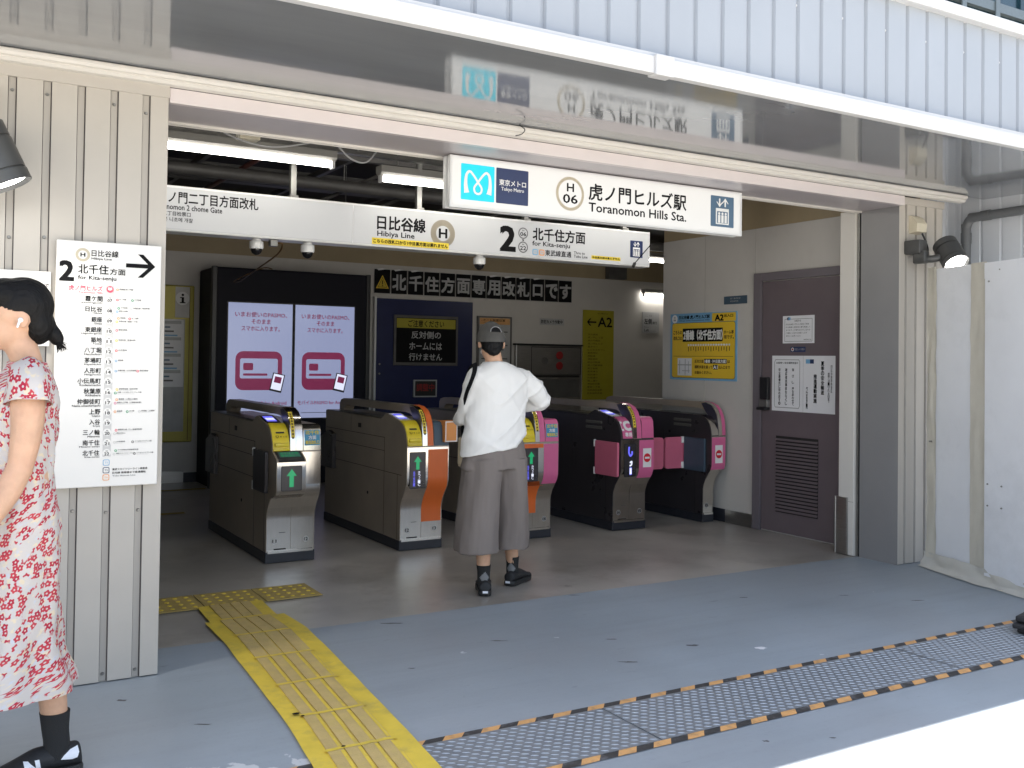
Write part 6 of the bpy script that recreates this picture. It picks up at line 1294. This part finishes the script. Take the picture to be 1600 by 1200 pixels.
# top
b = MB()
b.ell([(3.005, 5.30, 0.845, 0.200, 0.140), (3.02, 5.30, 0.93, 0.212, 0.145), (3.035, 5.295, 1.05, 0.205, 0.14), (3.04, 5.29, 1.18, 0.205, 0.135), (3.04, 5.28, 1.28, 0.212, 0.125), (3.035, 5.275, 1.345, 0.19, 0.105), (3.02, 5.275, 1.390, 0.115, 0.082), (3.012, 5.28, 1.415, 0.074, 0.068)], 'shirt_cloth')
b.limb([(3.175, 5.275, 1.312), (3.285, 5.28, 1.245), (3.355, 5.295, 1.175), (3.365, 5.31, 1.150)], [0.072, 0.078, 0.070, 0.058], 'shirt_cloth'); b.limb([(3.365, 5.31, 1.155), (3.28, 5.42, 1.15), (3.215, 5.53, 1.135)], [0.062, 0.058, 0.042], 'shirt_cloth')
b.limb([(2.895, 5.275, 1.315), (2.862, 5.31, 1.20), (2.862, 5.39, 1.07)], [0.074, 0.066, 0.054], 'shirt_cloth'); b.limb([(2.862, 5.39, 1.07), (2.90, 5.50, 1.05), (2.94, 5.58, 1.055)], [0.050, 0.046, 0.038], 'shirt_cloth')
def shirtfold(p, n):
    # hem tilts up to the right
    q = p.copy()
    k = max(0, min(1, (1.05 - p.z) / 0.2)); q.z += k * (p.x - 2.83) * 0.20 - k * 0.01
    a = noise.noise((p.x * 9 - p.z * 6, p.y * 5, p.z * 4)) + 0.6 * noise.noise((p.x * 20 - p.z * 10, p.y * 9, p.z * 6 + 4))
    c = noise.noise((p.x * 4 + p.z * 7, p.y * 4, 8.5))
    r1 = 1 - abs(noise.noise((p.x * 6.5 - (p.z - 1.1) * 5.5 + 3, p.y * 3, p.z * 2.2 + 1))) * 2.4     # long diagonal creases
    r2 = 1 - abs(noise.noise((p.x * 9 + (p.z - 1.1) * 7 + 7, p.y * 4, p.z * 3 + 5))) * 2.6
    return q + n * (0.004 * a + 0.006 * c + 0.011 * max(0, r1) ** 2 + 0.007 * max(0, r2) ** 2 - 0.008) * (0.3 + 0.7 * min(1, max(0, (1.41 - p.z) / 0.12)))
remesh(b, 0.008, 4, shirtfold).build('shirt', man, angle=80)
b = MB(); b.ell([(3.035, 5.30, 0.76, 0.225, 0.145), (3.04, 5.30, 0.86, 0.205, 0.13), (3.04, 5.30, 0.93, 0.18, 0.11)], 'culotte_cloth')
b.ell([(2.897, 5.280, 0.262, 0.130, 0.150), (2.903, 5.280, 0.40, 0.124, 0.150), (2.925, 5.290, 0.60, 0.112, 0.148), (2.938, 5.295, 0.72, 0.112, 0.140), (2.95, 5.30, 0.82, 0.12, 0.132)], 'culotte_cloth')
b.ell([(3.178, 5.375, 0.250, 0.126, 0.142), (3.172, 5.355, 0.40, 0.120, 0.145), (3.152, 5.32, 0.60, 0.110, 0.145), (3.142, 5.305, 0.72, 0.112, 0.140), (3.13, 5.30, 0.82, 0.12, 0.132)], 'culotte_cloth')
remesh(b, 0.007, 1, lambda p, n: p + n * (0.010 * noise.noise((p.x * 13, p.y * 13, p.z * 2.2)) + 0.004 * noise.noise((p.x * 24, p.y * 24, p.z * 9)))).build('culottes', man, angle=80)
for (ax, ay, dx, dy, hx, hy) in ((2.95, 5.272, 0.13, 0.27, 2.925, 5.205), (3.242, 5.42, 0.27, 0.17, 3.185, 5.372)):
    b = MB(); d0 = Vector((dx, dy, 0)).normalized()
    b.ell([(ax + d0.x * 0.01, ay + d0.y * 0.01, 0.05, 0.042, 0.042), (ax, ay, 0.09, 0.039, 0.039), (ax, ay, 0.13, 0.039, 0.039), (ax - 0.001, ay, 0.175, 0.044, 0.044)], 'sock_black', 36, sub=10,
          mf=lambda i, j, a0=math.atan2(-d0.y - d0.x * 0.2, -d0.x): 'sock_grey' if abs(((2 * math.pi * j / 36 - a0 + math.pi) % (2 * math.pi)) - math.pi) / 0.85 + abs(i - 13) / 9 < 1 else 'sock_black')
    b.build('sock', man, angle=80)
    so_, d_, r_ = shoe(man, (hx, hy, 0), (dx, dy), 0.275, 0.098, 0.088, 'shoe_black', 'sole_black')
    b = MB(); c = Vector((hx, hy, 0.026)) - d_ * 0.009; b.poly([c + r_ * 0.016 * s_ + Vector((0, 0, z)) for s_, z in ((-1, -0.007), (1, -0.007), (1, 0.007), (-1, 0.007))], 'shoe_white'); b.build('heel_label', so_)
bag = thing('shoulder_bag', 'tan bag on a black strap over the shoulder of the person in white', 'bag', (3.05, 5.6, 0.735))
b = MB(); b.box(2.945, 3.16, 5.56, 5.64, 0.735, 0.93, 'tote', 0.02); b.build('pouch', bag)
b = MB(); pth = smoothpath([(2.96, 5.58, 0.92), (2.91, 5.50, 1.15), (2.888, 5.40, 1.33), (2.878, 5.30, 1.400), (2.838, 5.216, 1.358), (2.812, 5.212, 1.29), (2.800, 5.245, 1.22), (2.83, 5.36, 1.10)], 6)
for k in range(len(pth) - 1): pass
nb = len(b.v)
for i, p in enumerate(pth):
    tt = (pth[min(i + 1, len(pth) - 1)] - pth[max(i - 1, 0)]).normalized(); outw = Vector((p.x - 3.0, p.y - 5.3, max(0, p.z - 1.2) * 1.5)).normalized(); sd = tt.cross(outw).normalized()
    b.v += [p + sd * 0.014 + outw * 0.004, p - sd * 0.014 + outw * 0.004, p - sd * 0.014 - outw * 0.002, p + sd * 0.014 - outw * 0.002]
for i in range(len(pth) - 1):
    for k in range(4): b.face((nb + 4 * i + k, nb + 4 * i + (k + 1) % 4, nb + 4 * i + 4 + (k + 1) % 4, nb + 4 * i + 4 + k), 'ink')
b.build('strap', bag)
ph = MB(); ph.box(3.075, 3.085, 5.60, 5.67, 1.13, 1.27, 'gate_black', 0.004); ph.build('phone', origin=(3.08, 5.63, 1.13), label='dark phone held in front by the person in the white top', cat='phone')

# --- the woman walking out of the frame at the left ------------------------------------------------
WC = Vector((0.27, 3.72, 0))
b = MB()
wd = (-1, -0.02, -0.08); WP, WM = head(b, (0.262, 3.72, 1.548), wd)
b.limb([(0.300, 3.72, 1.30), (0.295, 3.72, 1.39), (0.272, 3.72, 1.455)], [0.060, 0.050, 0.052], 'skin')
b.ell([(0.28, 3.72, 0.78, 0.12, 0.155), (0.28, 3.72, 0.95, 0.105, 0.13), (0.275, 3.72, 1.12, 0.10, 0.135), (0.28, 3.72, 1.26, 0.10, 0.15), (0.295, 3.72, 1.35, 0.062, 0.115)], 'skin')
b.limb([(0.285, 3.565, 1.305), (0.286, 3.55, 1.24), (0.284, 3.542, 1.17), (0.268, 3.535, 1.06)], [0.054, 0.053, 0.049, 0.040], 'skin'); b.limb([(0.268, 3.535, 1.06), (0.222, 3.52, 0.965), (0.145, 3.50, 0.845)], [0.041, 0.040, 0.027], 'skin'); hand(b, (0.145, 3.50, 0.845), (-0.5, 0, -0.75), (-0.6, 0.1, 0.4), s=0.92)
b.limb([(0.285, 3.875, 1.305), (0.255, 3.895, 1.18), (0.225, 3.90, 1.06)], [0.054, 0.048, 0.040], 'skin'); b.limb([(0.225, 3.90, 1.06), (0.15, 3.89, 0.97), (0.05, 3.88, 0.90)], [0.040, 0.036, 0.026], 'skin'); hand(b, (0.05, 3.88, 0.90), (-0.7, 0, -0.5), (-0.4, -0.1, 0.5), s=0.92)
b.limb([(0.29, 3.65, 0.80), (0.322, 3.67, 0.52), (0.352, 3.68, 0.39), (0.386, 3.68, 0.29), (0.398, 3.68, 0.20), (0.405, 3.68, 0.10)], [0.085, 0.058, 0.053, 0.047, 0.043, 0.036], 'skin')
b.limb([(0.26, 3.79, 0.80), (0.175, 3.79, 0.50), (0.115, 3.79, 0.32), (0.035, 3.79, 0.10)], [0.085, 0.062, 0.050, 0.036], 'skin')
woman = remesh(b, 0.007, 2).build('person', origin=WC, label='woman with a short black ponytail in a white dress with red flowers', cat='person')
eyes(woman, WP, WM)
b = MB(); b.ball(WP(-0.020, 0, 0.036), (0.098, 0.084, 0.098), 'hair', WM); b.ball(WP(-0.060, 0, -0.025), (0.052, 0.070, 0.075), 'hair', WM); b.ball(WP(0.03, 0, 0.070), (0.068, 0.074, 0.062), 'hair', WM)
b.limb([WP(-0.085, 0, -0.008), WP(-0.100, 0, -0.024), WP(-0.104, 0, -0.040)], [0.028, 0.018, 0.016], 'hair'); b.limb([WP(-0.103, 0, -0.038), WP(-0.110, 0, -0.062), WP(-0.121, 0, -0.090), WP(-0.127, 0, -0.104)], [0.015, 0.024, 0.022, 0.008], 'hair')
hv = remesh(b, 0.005, 8, lambda p, n: p + n * 0.0016 * noise.noise((p.x * 40, p.y * 160, p.z * 28)))
c0 = WP(0, 0, 0); keep = [not ((v - c0).x < 0.014 and (v - c0).z < 0.010 + 0.3 * max(0, -(v - c0).x - 0.005)) for v in hv.v]
fi = [i for i, f in enumerate(hv.f) if all(keep[k] for k in f)]; hv.f = [hv.f[i] for i in fi]; hv.m = [0] * len(fi); hv.sm = [True] * len(fi); hair = hv.build('hair', woman)
b = MB()
for k in range(60):
    a = random.uniform(-0.02, 0.02); z = random.uniform(0, 0.02)
    b.tube([WP(-0.116 + random.uniform(-0.012, 0.008), a * 0.8, -0.085 + z), WP(-0.123 - random.uniform(-0.008, 0.010), a, -0.108 + z), WP(-0.127 - random.uniform(-0.012, 0.022), a * 1.3, -0.126 + z + random.uniform(-0.012, 0.01))], [0.003, 0.002, 0.0005], 'hair', 5)
b.build('hair_ends', hair)
b = MB()
def dfold(q, a, dr):
    t = max(0, min(1, (1.0 - q.z) / 0.6)); g = 0.5 + 0.5 * t
    o = 0.014 * g * math.sin(a * 7 + 2.2 * noise.noise((q.z * 1.5, 2, 1))) * t + 0.011 * noise.noise((math.cos(a) * 3.2, math.sin(a) * 3.2, q.z * 9)) + 0.006 * noise.noise((math.cos(a) * 7, math.sin(a) * 7, q.z * 16))
    return q + dr * o
b.ell([(0.235, 3.72, 0.300, 0.235, 0.225), (0.238, 3.72, 0.34, 0.222, 0.215), (0.255, 3.72, 0.45, 0.168, 0.195), (0.262, 3.72, 0.60, 0.148, 0.185), (0.272, 3.72, 0.74, 0.142, 0.18), (0.278, 3.72, 0.84, 0.134, 0.172), (0.272, 3.72, 0.94, 0.118, 0.150), (0.270, 3.72, 1.02, 0.112, 0.142), (0.272, 3.72, 1.12, 0.118, 0.150), (0.277, 3.72, 1.22, 0.120, 0.162), (0.285, 3.72, 1.31, 0.100, 0.150), (0.296, 3.72, 1.365, 0.070, 0.105), (0.297, 3.72, 1.395, 0.058, 0.075)], 'dress_cloth', 64, sub=5, fold=dfold, uv=True)
for sg_ in (-1, 1):
    A = [Vector(p) for p in smoothpath([(0.292, 3.72 + sg_ * 0.085, 1.365), (0.290, 3.72 + sg_ * 0.135, 1.345), (0.288, 3.72 + sg_ * 0.172, 1.305), (0.287, 3.72 + sg_ * 0.186, 1.262)], 4)]
    RR = [v.x for v in smoothpath([(0.050, 0, 0), (0.064, 0, 0), (0.070, 0, 0), (0.072, 0, 0)], 4)]
    n0 = len(b.v); kk = 25; t0 = (A[1] - A[0]).normalized(); av = Vector((1, 0, 0)); av = (av - t0 * av.dot(t0)).normalized()
    for i, p in enumerate(A):
        tt = (A[min(i + 1, len(A) - 1)] - A[max(i - 1, 0)]).normalized(); av = (av - tt * av.dot(tt)).normalized(); bv = tt.cross(av)
        for j in range(kk):
            a = 2 * math.pi * j / (kk - 1); rr = RR[i] * (1 + 0.06 * math.sin(a * 5 + i * 0.3)); b.uv[len(b.v)] = (2 + sg_ + a * 0.068, i * 0.014); b.v.append(p + (av * math.cos(a) + bv * math.sin(a)) * rr)
    for i in range(len(A) - 1):
        for j in range(kk - 1): q = n0 + i * kk + j; b.face((q, q + 1, q + kk + 1, q + kk), 'dress_cloth', True)
b.build('dress', woman, angle=80)
for (ax, ay, hx, hy) in ((0.408, 3.68, 0.487, 3.68), (0.035, 3.79, 0.115, 3.79)):
    b = MB(); b.ell([(ax - 0.005, ay, 0.05, 0.048, 0.043), (ax, ay, 0.10, 0.042, 0.040), (ax - 0.005, ay, 0.15, 0.043, 0.041), (ax - 0.008, ay, 0.213, 0.0485, 0.047)], 'sock_black', 28, sub=4); b.build('sock', woman, angle=80)
    so_, d_, r_ = shoe(woman, (hx, hy, 0), (-1, -0.03), 0.275, 0.10, 0.100, 'shoe_black', 'sole_black')
    # white N and white heel patch on both sides, laid on the shoe's flank
    org_ = ORG[so_.name]; TREE = BVHTree.FromPolygons([v.co + org_ for v in so_.data.vertices], [tuple(q.vertices) for q in so_.data.polygons])
    for sg_ in (1, -1):
        yy = hy - sg_ * 0.0455
        Fz = Fr((hx, yy, 0), (-1, 0, 0), (0, 0.30 * sg_, 1)) if False else Fr((hx, yy, 0), (1, 0, 0) if sg_ > 0 else (-1, 0, 0), (0, 0, 1))
        X_ = (lambda x: -x) if sg_ > 0 else (lambda x: x)
        def pgm(pts, mt_):
            pts = [(X_(x), z) for x, z in pts]
            # drape the patch on the flank: fine triangles projected on to the shoe surface
            cx_ = sum(p_[0] for p_ in pts) / len(pts); cz_ = sum(p_[1] for p_ in pts) / len(pts)
            def hit(a, z):
                o_ = Fz.p(a, z, 0.12); h_ = TREE.ray_cast(o_, -Fz.n)
                return h_[0] + Fz.n * 0.0022 if h_[0] is not None else Fz.p(a, z, 0.0)
            NS = 5
            for i_ in range(len(pts)):
                A_, B_ = pts[i_], pts[(i_ + 1) % len(pts)]
                g_ = [[hit(cx_ + ((A_[0] - cx_) * (1 - v_) + (B_[0] - cx_) * v_) * u_, cz_ + ((A_[1] - cz_) * (1 - v_) + (B_[1] - cz_) * v_) * u_) for v_ in [q / NS for q in range(NS + 1)]] for u_ in [q / NS for q in range(NS + 1)]]
                for u_ in range(NS):
                    for v_ in range(NS): b.poly([g_[u_][v_], g_[u_ + 1][v_], g_[u_ + 1][v_ + 1], g_[u_][v_ + 1]] if u_ else [g_[0][0], g_[1][v_], g_[1][v_ + 1]], mt_)
        b = MB()
        pgm([(0.128, 0.032), (0.142, 0.032), (0.150, 0.074), (0.136, 0.074)][::-1], 'shoe_white'); pgm([(0.162, 0.032), (0.176, 0.032), (0.184, 0.074), (0.170, 0.074)][::-1], 'shoe_white'); pgm([(0.128, 0.032), (0.142, 0.032), (0.184, 0.074), (0.170, 0.074)], 'shoe_white')
        pgm([(0.018, 0.058), (0.034, 0.055), (0.070, 0.060), (0.060, 0.072), (0.040, 0.086), (0.016, 0.092), (0.012, 0.074)], 'shoe_white'); b.build('white_emblem', so_)
b = MB(); b.ball(WP(-0.001, -0.084, -0.014), 0.0085, 'earbud_white'); b.limb([WP(0.002, -0.088, -0.016), WP(0.010, -0.089, -0.036)], [0.0042, 0.0035], 'earbud_white', 8, 3); b.build('earbud', label='small white wireless earbud in the ear of the woman', cat='earbud')
b = MB(); b.ball(WP(-0.001, 0.084, -0.014), 0.0085, 'earbud_white')

bpy.data.objects.remove(_to); bpy.data.curves.remove(_tc)
